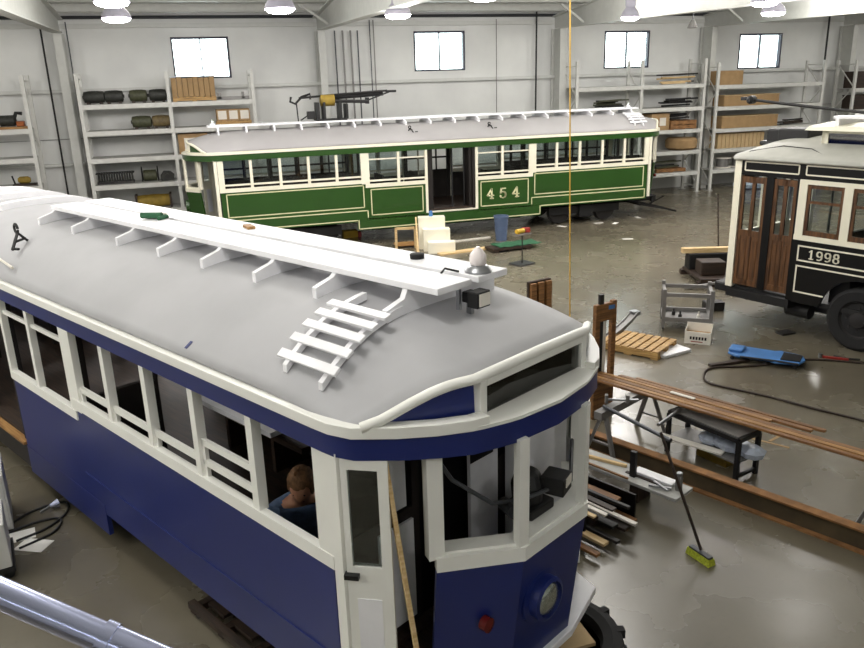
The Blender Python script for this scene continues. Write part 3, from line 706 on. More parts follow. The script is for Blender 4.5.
# trolley gear on the green roof
tg = MB().box(-3.4,-2.6,-.3,.3,3.21,3.25).box(-3.38,-3.3,-.2,.2,3.25,3.68).box(-2.78,-2.70,-.2,.2,3.25,3.68).box(-3.2,-3.14,-.2,.2,3.25,3.68).box(-2.6,-2.54,-.2,.2,3.25,3.62).build('trolley_base','black_iron',gr)
MB().lathe([(.06,-.2),(.15,-.18),(.15,.18),(.06,.2)],(-3.05,0,3.72),'X',14).build('spring_drum','yellow_tarp',tg,smooth=40)
MB().tube([(-2.9,-.1,3.70),(-1.95,-.1,3.66)],.045,8).build('spring','black_iron',tg); MB().tube([(-2.9,.1,3.78),(-1.5,.1,3.84)],.05,8).build('spring','black_iron',tg)
MB().box(-2.0,-1.94,-.12,.12,3.6,3.76).build('spring_plate','black_iron',tg)
MB().tube([(-3.80,0,3.80),(-2.6,0,3.87),(-1.4,0,3.92)],.028,8).build('trolley_pole','black_iron',gr)
MB().tube([(-2.0,-.06,3.68),(-1.3,0,3.90)],.02,8).build('tension_rod','black_iron',gr); MB().ob((-1.3,0,3.90),(.28,.08,.06)).build('pole_clamp','black_iron',gr)
MB().tube([(-4.0,0,3.84),(-4.03,0,3.72),(-3.9,0,3.66),(-3.75,0,3.80)],.03,8).tube([(-3.75,0,3.82),(-3.5,0,3.90),(-3.5,0,3.76)],.03,8).build('trolley_head','black_iron',gr)
MB().tube([(-3.88,-.05,3.70),(-3.86,-.05,3.22)],.018,6).build('pole_rest','black_iron',gr)
MB().ob((-3.52,-.05,3.36),(.2,.18,.2)).tube([(-3.8,-.05,3.24),(-3.52,-.05,3.4)],.02,6).build('lightning_arrester','black_iron',gr,bev=.04)
MB().tube([(-1.0,-.86,2.845),(-.3,-.8,2.88),(.6,-.82,2.87),(1.15,-.9,2.83)],.012,6).build('roof_cable','gunmetal',gr)
for e in (-1,1):
    bc = MB().lathe([(.07,0),(.06,.05),(.03,.06)],(e*6.05,0,3.21),n=14).build('roof_lamp','white_paint',gr,smooth=40)
    MB().lathe([(.045,.05),(.045,.13),(.02,.16)],(e*6.05,0,3.21),n=14).build('lamp_glass','lens',bc,smooth=40)
for x in (-.55,.1,.45): MB().tube([(x,-.9,.80),(x,-.9,2.5)],.025,8).build('grab_pole','black_iron',gr)
bxg('folded_door','dark_trim',-.6,-.52,-1.12,-.75,.80,2.4); bxg('folded_door','dark_trim',.52,.60,-1.12,-.75,.80,2.4)
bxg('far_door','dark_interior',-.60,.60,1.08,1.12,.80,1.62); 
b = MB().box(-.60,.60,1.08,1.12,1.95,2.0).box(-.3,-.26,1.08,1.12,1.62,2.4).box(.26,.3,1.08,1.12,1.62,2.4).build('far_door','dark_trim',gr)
# blue tram: beacon, spot lamp, cab equipment
bc = MB().lathe([(.09,0),(.094,.013),(.08,.03),(.064,.044),(.05,.05)],(6.15,.14,ZB(3.21)),n=28).build('warning_beacon','steel',bl,smooth=35)
MB().lathe([(.05,.048),(.057,.065),(.055,.115),(.03,.145),(.01,.165)],(6.15,.14,ZB(3.21)),n=24).build('beacon_jar','jar_glass',bc,smooth=40)
MB().lathe([(.03,.06),(.03,.13),(.01,.14)],(6.15,.14,ZB(3.21)),n=12).build('beacon_bulb','lens',bc,smooth=40)
MB().tube([(6.06,.05,ZB(3.215)),(6.0,-.02,ZB(3.24)),(5.99,-.05,ZB(3.21))],.008,6).build('beacon_lead','black_iron',bc)
sp = MB().box(6.25,6.34,-.10,.03,ZB(3.04),ZB(3.145)).box(6.19,6.26,-.08,.01,ZB(3.06),ZB(3.13)).build('roof_spotlight','black_iron',bl,bev=.008)
MB().box(6.34,6.348,-.085,.018,ZB(3.055),ZB(3.133)).build('spotlight_glass','carton_white',sp)
MB().bar((6.22,-.03,ZB(2.98)),(6.22,-.03,ZB(3.07)),.03,.04).bar((6.2,-.12,ZB(3.02)),(6.2,-.12,ZB(3.17)),.02,.03).build('lamp_bracket','steel',sp)
bxb('cab_partition','white_paint',6.02,6.05,-.78,-.46,.86,1.62); bxb('cab_partition_post','white_paint',6.02,6.05,-.66,-.52,1.74,2.45); bxb('cab_partition','black_paint',6.00,6.02,-1.12,1.12,.80,2.45)
bxb('cab_partition','white_paint',6.06,6.09,.10,.42,.95,2.02); bxb('cab_partition','black_paint',6.09,6.095,.10,.36,1.82,2.04); bxb('cab_partition','timber_pale',6.06,6.09,.10,.42,2.04,2.40)
for y0,y1 in ((-.42,-.30),(-.1,.12),(.25,.34)): bxb('bulkhead_panel','white_paint',6.10,6.13,y0,y1,2.42,2.84)
bxb('cab_cupboard','white_paint',6.06,6.28,.55,1.05,.74,2.40)
cc = MB().box(6.56,6.78,-.12,.14,ZB(1.73),ZB(1.80)).lathe([(.10,0),(.11,.12),(.08,.2),(.05,.22)],(6.66,0,ZB(1.80)),n=16).build('controller','black_iron',bl,bev=.012)
MB().ob((6.80,.12,ZB(1.93)),(.16,.17,.12),.25).build('switch_box','black_iron',cc,bev=.01); MB().ob((6.884,.14,ZB(1.96)),(.006,.10,.06),.25).build('label_plate','carton_white',cc)
MB().cyl((6.62,-.2,ZB(1.84)),(6.78,-.3,ZB(1.88)),.045,n=12).build('motor_case','gunmetal',cc)
MB().tube([(6.5,-.75,ZB(2.38)),(6.55,-.62,ZB(2.15)),(6.68,-.4,ZB(1.95)),(6.72,-.15,ZB(1.88)),(6.86,.2,ZB(1.93)),(6.6,.62,ZB(1.98))],.014,8).build('loose_cable','gunmetal',bl)
b = MB().lathe([(.16,-.02),(.2,-.01),(.2,.01),(.16,.02)],(5.0,.8,ZB(2.3)),'Y',20).build('light_ring','dark_steel',bl)
for x in (2.9,3.7,4.5): MB().box(x-.25,x+.25,.2,.62,ZB(1.14),ZB(1.2)).box(x-.25,x-.2,.2,.62,ZB(.8),ZB(1.14)).build('cross_seat','dark_wood',bl)
bxb('plank_shelf','timber_orange',2.6,4.3,.5,.7,1.72,1.75)
bxb('workbench_top','white_paint',2.5,3.9,-.1,.5,1.4,1.45)
# ------------------------------------------------------------------ black rubber tyred tram
T98 = thing('tram','black and cream tram with number 1998 and brown wooden doors at the right edge','tram',(9.41,8.71,0),radians(-72))
def kb(nm,m,x0,x1,y0,y1,z0,z1,par=None,bev=0): return MB().box(x0,x1,y0,y1,z0,z1).build(nm,m,par or T98,bev=bev)
WD = 2.4; XR = 4.2
archp = [(.05+.60*cos(radians(a)),.5+.60*sin(radians(a))) for a in range(180,-1,-12)]
arch2 = [(2.6,.55)]
for s,(ya,yb) in enumerate(((0,.05),(WD-.05,WD))):
    p = MB().prism([(-1.05,.58)]+[(x,max(z,.58)) for x,z in archp]+[(XR,.58),(XR,1.6),(-1.05,1.6)],'XZ',ya,yb).build('side_panel','black_paint',T98)
    if s == 0:
        L = MB()
        for (a,c),(d,e) in (((-.97,1.50),(XR,1.50)),((-.97,1.27),(XR,1.27)),((-.97,1.27),(-.97,1.50)),((-.97,1.18),(XR,1.18)),((-.97,.76),(-.97,1.18)),((-.97,.76),(-.50,.76))):
            L.box(min(a,d)-.012,max(a,d)+.012,-.005,.001,min(c,e)-.012,max(c,e)+.012)
        L.build('lining','cream',p)
    kb('belt_rail','cream',-1.07,XR,(-.012,WD-.05)[s],(.05,WD+.012)[s],1.59,1.67)
    for x in (-1.0,-.30,.40,1.1,1.8,2.5,3.2,3.9): kb('pillar','cream',x-.065,x+.065,(-.006,WD-.05)[s],(.05,WD+.006)[s],1.67,2.52)
    kb('window_head','cream',-1.06,XR,(-.008,WD-.05)[s],(.05,WD+.008)[s],2.46,2.53)
    for x in (-1.0,-.30,.40,1.1,1.8,2.5,3.2):
        a, b = x+.065, x+.70-.065; y0, y1 = (.01,.045) if s == 0 else (WD-.045,WD-.01)
        w = MB().box(a,a+.05,y0,y1,1.67,2.46).box(b-.05,b,y0,y1,1.67,2.46).box(a+.05,b-.05,y0,y1,1.67,1.75).box(a+.05,b-.05,y0,y1,2.40,2.46).box(a+.05,b-.05,y0,y1,2.17,2.21)
        w = w.build('window_sash','door_wood',T98); MB().box(a+.05,b-.05,(y0+y1)/2-.002,(y0+y1)/2+.002,1.75,2.40).build('pane','tram_glass',w)
    p = kb('letterboard','black_paint',-2.14,XR,(0,WD-.05)[s],(.05,WD)[s],2.52,2.80)
    if s == 0:
        L = MB()
        for a,b in ((-2.02,-1.10),(-.98,-.1),(.0,1.9),(2.0,3.9)):
            for z in (2.60,2.74): L.box(a,b,-.005,.001,z-.011,z+.011)
            for x in (a,b): L.box(x-.011,x+.011,-.005,.001,2.60,2.74)
        L.build('lining','cream',p)
kb('corner_post','cream',-2.20,-2.08,-.01,.10,.62,2.80); kb('corner_post','cream',-2.20,-2.08,WD-.1,WD+.01,.62,2.80)
kb('door_post','black_paint',-1.10,-1.04,0,.08,.58,2.52); kb('door_post','black_paint',-1.62,-1.49,.0,.06,.66,2.52)
for a,b in ((-2.07,-1.62),(-1.49,-1.10)):
    m_ = (a+b)/2; w = MB().box(a,a+.06,.012,.05,.68,2.50).box(b-.06,b,.012,.05,.68,2.50).box(m_-.03,m_+.03,.012,.05,.68,2.50).box(a+.06,b-.06,.012,.05,2.40,2.50).box(a+.06,b-.06,.012,.05,1.52,1.62).box(a+.06,b-.06,.012,.05,.68,.78).box(a+.06,b-.06,.022,.04,.78,1.52)
    for x0,x1 in ((a+.08,m_-.05),(m_+.05,b-.08)): w.box(x0,x1,.014,.022,.84,1.46)
    d = w.build('door','door_wood',T98)
    for x0,x1 in ((a+.06,m_-.03),(m_+.03,b-.06)): MB().box(x0,x1,.028,.033,1.62,2.40).build('pane','tram_glass',d)
kb('step','black_iron',-2.16,-1.02,-.04,.5,.46,.60); kb('bumper','black_iron',-2.42,-2.16,.0,WD,.50,.66,bev=.03)
kb('front_panel','cream',-2.18,-2.12,.1,WD-.1,.62,1.55); kb('front_head','black_paint',-2.18,-2.12,.1,WD-.1,2.45,2.8)
for y in (.82,1.58): kb('front_post','cream',-2.18,-2.10,y-.05,y+.05,1.55,2.45)
h = MB().lathe([(.12,0),(.13,-.08),(.10,-.10)],(-2.18,.35,.92),'X',20).build('headlamp','bright_steel',T98,smooth=40)
kb('floor_pan','black_iron',-2.1,XR,.06,WD-.06,.56,.64)
for x in (-.35,.7,1.6,2.6):
    st = kb('cross_seat','dark_wood',x-.2,x+.2,.15,1.0,1.05,1.13); MB().box(x-.03,x+.03,.15,1.0,1.13,1.75).build('seat_back','dark_wood',st); MB().box(x-.15,x+.15,.2,.9,.64,1.05).build('seat_base','black_iron',st)
for x in (-1.0,-.3): MB().tube([(x,.9,.64),(x,.9,2.8)],.022,8).build('grab_pole','steel',T98)
for x in (.05,2.9):
    for y,sg in ((.10,1),(WD-.10,-1)):
        w = MB().lathe([(.27,-.02),(.30,-.05),(.44,-.06),(.49,-.02),(.49,.16),(.44,.2),(.27,.2)],(x,y,.49),'Y',30)
        if sg < 0: w.v = [(a,2*y-b,c) for a,b,c in w.v]
        w = w.build('wheel','rubber',T98,smooth=35)
        rm = MB().lathe([(.05,-.06),(.12,-.05),(.14,.0),(.24,.01),(.28,-.045),(.29,0)],(x,y,.49),'Y',24)
        for k in range(8): rm.lathe([(.02,-.03),(.02,.02)],(x+.18*cos(k*pi/4),y,.49+.18*sin(k*pi/4)),'Y',6)
        if sg < 0: rm.v = [(a,2*y-b,c) for a,b,c in rm.v]
        rm.build('rim','dark_steel',w,smooth=35)
    MB().cyl((x,.1,.49),(x,WD-.1,.49),.07,n=10).build('axle','black_iron',T98)
MB().box(-1.9,-.6,.5,1.9,.34,.5).cyl((-1.2,.3,.38),(-.8,.3,.38),.12).build('undergear','black_iron',T98)
# roof
def kz(x,y):
    t = abs(y-WD/2)/(WD/2+.08); z = 2.80+.30*(1-min(1,t)**2.2)
    if x < -1.5: z = 2.80+(z-2.80)*max(0,1-((-1.5-x)/.95)**2.2)
    return z
ys = [-.08+(WD+.16)*i/28 for i in range(29)]; vs = []; n = 0
for y in ys:
    xf = -2.20-.22*(1-(abs(y-WD/2)/(WD/2+.08))**3); xr = [xf+(-1.3-xf)*i/9 for i in range(10)]+[0,2,XR]; n = len(xr)
    vs += [(x,y,kz(x,y)) for x in xr]
r = MB().add(vs,[(i*n+j,i*n+j+1,(i+1)*n+j+1,(i+1)*n+j) for i in range(28) for j in range(n-1)]).build('roof','roof_canvas_c',T98,smooth=50)
sm = r.modifiers.new('t','SOLIDIFY'); sm.thickness = .04; sm.offset = -1
mn = MB()
for x in (-1.05,.0,1.1,2.2,3.3): mn.box(x-.05,x+.05,.55,.60,2.9,3.24).box(x-.05,x+.05,1.8,1.85,2.9,3.24)
for y in (.55,1.80): mn.box(-1.1,XR,y,y+.05,2.92,2.99).box(-1.1,XR,y,y+.05,3.19,3.24)
mn.box(-1.1,-1.05,.55,1.85,2.9,3.24)
mn = mn.build('clerestory','cream',T98)
for a,b in ((-1.0,-.05),(.05,1.05),(1.15,2.15),(2.25,3.25)): MB().box(a,b,.565,.585,2.99,3.19).build('pane','smoke_glass',mn)
MB().prism([(.38,3.235),(2.02,3.235),(1.9,3.29),(1.2,3.33),(.5,3.29)],'YZ',-1.3,XR).build('clerestory_roof','cream',mn)
for y in (.85,1.5): kb('roof_plank','white_paint',-1.05,XR,y-.12,y+.12,3.40,3.44)
for x in (-.95,-.3,.4,1.1,1.8): kb('roof_bracket','white_paint',x-.03,x+.03,.66,1.72,3.30,3.40)
b = MB().box(-2.0,-1.45,.8,1.25,3.02,3.22).box(-2.25,-2.0,.9,1.15,2.9,3.2).box(-2.35,-1.95,.85,1.2,2.92,3.0); b.build('roof_box','black_iron',T98,bev=.03)
MB().tube([(-2.78,1.2,3.66),(-1.8,1.2,3.56),(-.8,1.2,3.47),(1.2,1.2,3.48)],.025,8).build('trolley_pole','black_iron',T98)
MB().lathe([(.03,-.1),(.07,-.06),(.07,.06),(.03,.1)],(-2.78,1.2,3.66),'Y',12).ob((-2.9,1.2,3.68),(.16,.06,.06)).build('trolley_head','black_iron',T98)
MB().tube([(-2.1,.2,2.88),(-1.6,.35,2.98),(-1.1,.3,2.96),(-.75,.1,2.87)],.012,6).build('roof_rope','dark_steel',T98)
for i,ch in enumerate('1998'): digits(ch,.14,.13,.021).build('number_digit','cream',T98,loc=(-.80+i*.13,-.008,1.315))

# ------------------------------------------------------------------ direction of the track the blue tram stands on
DA = radians(-64.3); dx, dy = cos(DA), sin(DA); nx, ny = -dy, dx
def sn(s, n, z=0): return (dx*s+nx*n, dy*s+ny*n, z)
def along(nm, m, label, cat, s0, s1, n, z, w, h, group=None, bev=.004, tilt=0, z1=None):
    a = Vector(sn(s0,n,z)); b = Vector(sn(s1,n+tilt,z if z1 is None else z1)); c = (a+b)/2; l = (b-a).length
    o = MB().box(-l/2,l/2,-w/2,w/2,0,h).build(nm,m,None,bev=bev,loc=c,rot=(0,-math.asin((b.z-a.z)/l),atan2(b.y-a.y,b.x-a.x)))
    return tag(o,label,cat,group)
t = thing('steel_beam','long rusty I beam lying on the floor beside the blue tram','beam',sn(-2.6,6.865),DA)
MB().box(-3.6,3.6,-.012,.012,.02,.205).build('web','beam_web',t); MB().box(-3.6,3.6,-.055,.055,.205,.225).build('flange','rust',t); MB().box(-3.6,3.6,-.07,.055,0,.02).build('flange','rust',t)
# timber strips resting on the sawhorse and the table
for i,(n,s0,s1,w,z,m,l) in enumerate(((7.42,-5.3,-1.6,.055,.60,'timber_orange','nearest of the long orange timber strips, running out of the right edge'),
        (7.49,-5.35,-1.5,.06,.60,'timber','second long timber strip from the near side of the lengths over the floor'),
        (7.57,-5.25,-1.5,.07,.60,'timber_orange','third long timber strip from the near side, running out of the right edge'),
        (7.645,-5.2,-3.0,.05,.60,'timber','fourth timber strip from the near side, ending short of the right edge'),
        (7.715,-4.9,-2.6,.06,.60,'timber_orange','fifth timber strip from the near side, ending on its own near the cable'),
        (7.78,-4.7,-2.5,.05,.60,'timber_orange','farthest and shortest of the long timber strips above the floor'))):
    along('timber_strip',m,l,'timber',s0,s1,n,z,w,.028,'long timber strips',tilt=.02*(i%2))
along('timber_strip','carton_white','short white strip lying across the long timber strips','strip',-4.15,-3.85,7.62,.632,.05,.015)
# sawhorses
def sawhorse(s, n0, n1, top, label):
    t = thing('sawhorse',label,'sawhorse',sn(s,(n0+n1)/2),DA); h = (n1-n0)/2
    MB().box(-.05,.05,-h,h,top-.09,top).build('top_rail','grey_metal',t)
    for a in (-1,1):
        for b in (-1,1): MB().bar((b*.2,a*(h-.06),0),(b*.02,a*(h-.12),top-.06),.045,.035).build('leg','grey_metal',t)
        MB().bar((-.12,a*(h-.08),.2),(.12,a*(h-.08),.2),.03,.02).build('leg_brace','grey_metal',t)
sawhorse(-4.48,6.66,7.86,.598,'grey metal sawhorse straddling the rusty beam beside the tram nose')
sawhorse(-1.75,7.2,7.9,.598,'grey sawhorse under the far ends of the timber strips')
solo('steel_tube', MB().tube([sn(-4.5,6.80,.62),sn(-3.5,6.50,.64)],.022,10),'gunmetal','grey steel tube sticking out from the sawhorse towards the table','tube')
t = thing('bar_clamp','light metal bar clamp on top of the sawhorse','clamp',sn(-4.55,6.95,.60),DA+.7)
MB().box(-.02,.34,-.012,.012,.03,.05).build('bar','steel',t); MB().box(-.03,0,-.03,.03,0,.1).build('jaw','grey_metal',t); MB().box(.2,.24,-.03,.03,0,.1).build('jaw','grey_metal',t)
# low table
t = thing('work_table','low dark framed table with a lower shelf beside the timber strips','table',(5.22,6.46,0),radians(-74))
MB().box(-.44,.44,-.17,.17,.50,.52).build('tabletop','grey_metal',t)
f = MB()
for a,b in (((-.45,-.18),(.45,-.18)),((-.45,.18),(.45,.18)),((-.45,-.18),(-.45,.18)),((.45,-.18),(.45,.18))): f.bar((*a,.485),(*b,.485),.04,.05)
f.build('frame','black_iron',t)
for a in (-1,1):
    for b in (-1,1): MB().box(a*.45-.022,a*.45+.022,b*.17-.022,b*.17+.022,0,.48).build('leg','black_iron',t)
MB().box(-.44,.44,-.17,.17,.20,.22).build('shelf','grey_metal',t)
MB().bar((.45,-.17,.06),(.45,.17,.06),.03,.03).build('stretcher','black_iron',t)
sh = MB()
rnd = random.Random(3)
for k in range(5): sh.lathe([(.03,0),(.12,.02),(.14,.08),(.06,.13)],(-.02+k*.12,.05+rnd.uniform(-.06,.08),0),n=8)
solo('plastic_bag',sh,'plastic_wrap','clear plastic bag of parts on the low table shelf','bag',(5.22,6.46,.222),radians(-74),smooth=20)
solo('white_board',MB().box(-.36,.36,-.05,.05,0,.02),'carton_white','white strip board sticking out on the low table shelf','board',(5.0,6.52,.222),radians(-60))
t = thing('storage_bin','olive yellow bin on the floor under the low table','bin',(5.36,6.5,0),radians(-74))
MB().box(-.2,.2,-.13,.13,0,.16).build('tub','yellow_tarp',t,bev=.01); MB().box(-.21,.21,-.14,.14,.16,.18).build('lid','dark_steel',t)
solo('curved_lath',MB().tube([(5.0,6.98,.54),(5.18,6.86,.565),(5.34,6.62,.57),(5.44,6.36,.56),(5.50,6.08,.545),(5.53,5.9,.535)],.017,8),'carton_white','white curved lath lying on the low table','lath')
solo('steel_tube',MB().tube([(4.55,6.50,.545),(5.0,6.76,.545)],.02,10),'steel','short bright tube overhanging the left corner of the low table','tube')
# plank bench with odds and ends
t = thing('plank_bench','low grey plank bench in front of the rusty beam','bench',sn(-4.15,6.29),DA)
MB().box(-.95,.95,-.16,.16,.215,.25).build('plank','deck_grey',t,bev=.005)
for a in (-.7,.45): MB().box(a-.05,a+.05,-.10,.14,0,.215).build('support','dark_wood',t)
along('white_board','white_paint','white board lying on the plank bench','board',-3.78,-3.34,6.34,.262,.12,.03); along('batten','dark_wood','dark batten under the white board on the plank bench','batten',-3.85,-3.45,6.27,.25,.04,.012)
solo('post',MB().box(-.03,.03,-.02,.02,0,.28),'black_iron','black upright post on the plank bench','post',sn(-3.75,6.24,.25),DA)
t = thing('spray_can','grey spray can standing at the end of the plank bench','can',sn(-3.28,6.31,.25))
MB().lathe([(.035,0),(.036,.13),(.028,.15)],n=14).build('can','grey_metal',t,smooth=40); MB().lathe([(.03,.15),(.03,.185),(.024,.19)],n=14).build('cap','steel',t,smooth=40)
t = thing('hand_clamp','small metal clamp with crossed handles on the plank bench','clamp',sn(-3.42,6.20,.25),DA)
MB().bar((-.1,-.04,.02),(.1,.05,.02),.02,.02).build('handle','steel',t); MB().bar((-.1,.05,.035),(.1,-.03,.035),.02,.015).build('handle','steel',t)
along('batten','timber_pale','pale wooden stick lying at the tram end of the plank bench','stick',-4.55,-3.9,6.22,.25,.04,.03,tilt=.14)
along('batten','timber_orange','orange strip along the near edge of the plank bench','strip',-5.0,-3.75,6.15,.25,.025,.02)
# push broom standing by itself
t = thing('push_broom','push broom with lime yellow bristles standing upright on the floor','broom',(4.0,4.96,0),radians(-80))
b = MB().box(-.13,.13,-.03,.03,.0,.06); b.v = [(x*(1.04 if z<.01 else 1),y*(1.5 if z<.01 else 1),z) for x,y,z in b.v]; b.build('bristles','brush_yellow',t)
MB().box(-.12,.12,-.028,.028,.058,.08).build('block','gunmetal',t,bev=.008)
R_ = Matrix.Rotation(-radians(-80),3,'Z'); tip = R_ @ Vector((3.86-4.0,5.47-4.96,1.04))
MB().tube([(0,0,.09),tuple(tip)],.014,8).build('handle','dark_wood',t)
# scrap pile
spec = [(5.90,-5.0,-3.50,.02,.03,.26,'black_paint','black upright panel at the back of the scrap pile'),
        (5.25,-4.6,-3.62,.12,.03,.30,'black_paint','black upright panel at the near side of the scrap pile'),
        (5.78,-5.0,-3.62,.20,.12,.03,'timber_orange','wide brown board on top of the scrap pile'),
        (5.66,-5.0,-3.30,.16,.05,.025,'carton_white','thin strip with a white end sticking out of the scrap pile'),
        (5.55,-4.8,-3.45,.12,.09,.03,'black_iron','black flat bar in the middle of the scrap pile'),
        (5.46,-4.9,-3.60,.18,.06,.03,'dark_wood','dark narrow board across the scrap pile'),
        (5.40,-4.7,-3.75,.22,.10,.03,'timber_orange','reddish board on the near part of the scrap pile'),
        (5.33,-4.7,-3.40,.06,.08,.03,'timber_pale','pale offcut low in the scrap pile'),
        (5.62,-4.6,-3.40,.06,.10,.03,'dark_wood','brown board at the bottom of the scrap pile'),
        (5.74,-4.7,-3.38,.10,.05,.025,'steel','short steel flat among the boards of the scrap pile'),
        (5.15,-4.5,-3.36,.05,.06,.03,'timber_orange','brown stick on the floor at the near edge of the scrap pile')]
spec += [(5.50,-4.9,-3.52,.24,.05,.02,'carton_white','narrow whitish strip on top of the scrap pile'),(5.70,-4.9,-3.44,.23,.04,.03,'black_iron','black rod shaped bar beside the wide brown board of the scrap pile'),
        (5.36,-4.8,-3.55,.27,.05,.02,'timber_pale','pale lath on the near top of the scrap pile'),(5.60,-4.9,-3.50,.26,.07,.02,'dark_wood','dark lath on the top middle of the scrap pile'),
        (5.84,-4.7,-3.42,.06,.07,.03,'timber_orange','brown board tucked against the black back panel of the scrap pile'),(5.44,-4.6,-3.34,.055,.05,.03,'dark_steel','dark steel bar low in the scrap pile')]
for n,s0,s1,z,w,h,m,l in spec:
    along('scrap_board',m,l,'board',s0,s1,n,z,w,h,'boards of the scrap pile',tilt=-.06 if w<.1 and w>.04 else 0)
for k,(s,l) in enumerate(((-4.6,'bearer under the tram side of the scrap pile'),(-3.75,'bearer under the open end of the scrap pile'))):
    c = sn(s,5.5); solo('bearer',MB().box(-.04,.04,-.48,.48,0,.05),'dark_wood',l,'timber',c,DA)
# ------------------------------------------------------------------ middle of the floor
t = thing('standing_frame','brown wooden frame standing on end beside the tram nose','frame',(4.72,7.98,0),radians(14))
MB().box(-.17,-.10,-.03,.03,0,1.5).box(.10,.17,-.03,.03,0,1.52).box(-.10,.10,-.03,.03,1.28,1.5).box(-.10,.10,-.03,.03,0,.52).build('frame','timber_orange',t,bev=.004)
MB().box(-.10,-.04,-.02,.02,.52,1.62).build('centre_bar','black_iron',t); MB().box(.03,.13,-.034,-.03,1.42,1.47).build('tape','creeper_blue',t); MB().box(-.04,.03,.0,.02,.52,1.28).build('white_strip','carton_white',t)
t = pallet('pallet','wooden pallet lying flat on the open floor',6.55,10.05,0,.98,.74,.13,radians(-56),n=8)
t = thing('foam_board','thick white foam board leaning low beside the pallet','board',(6.90,9.66,0),radians(12)); MB().box(-.29,.29,-.15,.15,0,.05).build('board','white_paint',t,bev=.006)
t = thing('curved_channel','curved steel channel resting on the back edge of the pallet','channel',(0,0,0))
pts = [(5.9,10.35,.05),(6.2,10.42,.09),(6.5,10.58,.14),(6.8,10.78,.2),(7.05,10.95,.28)]
c = MB()
for p,q in zip(pts,pts[1:]):
    P_, Q_ = Vector(p), Vector(q)
    for o in (-.06,.06): c.bar(P_+Vector((o*.4,-o,0)),Q_+Vector((o*.4,-o,0)),.02,.06)
    c.bar(P_,Q_,.14,.012)
c.build('channel','grey_metal',t); MB().box(6.98,7.12,10.88,11.02,.24,.31).build('end_plate','steel',t)
t = thing('shelf_cart','grey metal frame cart standing on the floor beside the small carton','cart',(7.93,10.75,0),radians(-32))
for a in (-1,1):
    for b in (-1,1):
        l = MB().box(a*.38-.03,a*.38+.03,b*.31-.03,b*.31+.03,.05,.71).build('post','grey_metal',t); MB().lathe([(.03,-.015),(.03,.015)],(a*.38,b*.31,.03),'X',10).build('caster','black_iron',l)
    for z in (.20,.62): MB().bar((a*.38,-.31,z),(a*.38,.31,z),.05,.05).build('side_rail','grey_metal',t)
for z in (.20,.62):
    for b in (-1,1): MB().bar((-.38,b*.31,z),(.38,b*.31,z),.05,.06).build('cross_rail','grey_metal',t)
MB().box(-.38,.38,-.31,.31,.15,.165).build('shelf','grey_metal',t)
for x,y,l in ((-.2,.05,'dark bolt standing on the left of the cart shelf'),(-.1,-.12,'small bracket near the front left of the cart shelf'),(.2,-.1,'white fitting on the right of the cart shelf')):
    p = Matrix.Rotation(radians(-32),3,'Z') @ Vector((x,y,0)); b = MB().lathe([(.03,0),(.03,.06),(.015,.07),(.015,.12)],n=10); solo('fitting',b,'dark_steel' if x<.1 else 'carton_white',l,'fitting',(7.93+p.x,10.75+p.y,.165),smooth=30)
t = thing('carton','small open white carton with dark print in front of the cart','carton',(7.62,9.96,0),radians(-42))
MB().box(-.2,.2,-.15,-.14,0,.2).box(-.2,.2,.14,.15,0,.27).box(-.2,-.19,-.14,.14,0,.22).box(.19,.2,-.14,.14,0,.22).box(-.19,.19,-.14,.14,0,.01).build('box','carton_white',t)
MB().box(-.19,.19,-.14,.14,.12,.13).build('contents','cardboard',t)
mk = MB()
for k in range(6): mk.box(-.12+k*.045,-.09+k*.045,-.152,-.15,.07,.12)
mk.box(-.203,-.2,-.08,-.05,.08,.15).box(-.203,-.2,.04,.07,.08,.15); mk.build('print','black_paint',t); MB().box(-.10,.08,-.152,-.15,.03,.045).build('print','red_paint',t)
t = thing('machine_skid','dark machine parts on a timber skid beside the black tram front','machinery',(10.55,13.1,0),radians(-18))
for y in (-.6,.5): MB().box(-.75,.9,y,y+.14,0,.1).build('skid_runner','dark_wood',t)
MB().box(-.7,.85,-.6,.6,.1,.16).build('skid_deck','dark_wood',t); MB().box(-.68,.8,.25,.55,.16,.5).build('frame','black_iron',t,bev=.02)
MB().lathe([(.1,-.25),(.2,-.22),(.2,.22),(.1,.25)],(.3,-.15,.37),'Y',18).build('drum','motor_dark',t,smooth=40); MB().lathe([(.09,-.3),(.09,.3)],(.3,-.15,.37),'Y',14).build('shaft','dark_steel',t)
MB().ob((-.35,-.1,.3),(.5,.4,.28)).build('gear_case','dark_wood',t,bev=.02)
solo('timber_post',MB().box(-.8,.75,-.07,.07,0,.1),'timber_pale','pale timber laid along the top of the machine skid','timber',(10.67,13.48,.5),radians(-18))
solo('batten',MB().bar((-.5,0,.02),(.5,.1,.2),.06,.04),'grey_metal','grey bar leaning on the front of the machine skid','bar',(9.75,12.5,0),radians(-30))
t = thing('metal_block','dark metal block on the floor behind the grey cart','block',(8.95,11.35,0),radians(-15)); MB().box(-.17,.17,-.11,.11,0,.16).build('block','dark_steel',t,bev=.01); MB().lathe([(.05,.16),(.05,.2)],(-.05,0,0),n=10).build('boss','steel',t)
t = thing('push_broom','broom with a blue head leaning by the black tram front','broom',(11.5,14.6,0),radians(15))
MB().box(-.32,.32,-.05,.05,0,.09).build('bristles','creeper_blue',t); MB().box(-.31,.31,-.04,.04,.09,.12).build('block','creeper_blue',t); MB().tube([(.05,0,.1),(.12,.2,1.5)],.016,8).build('handle','dark_wood',t)
t = thing('vise_stand','pale machine on a stand behind the black tram front corner','machine',(11.75,13.6,0),.3)
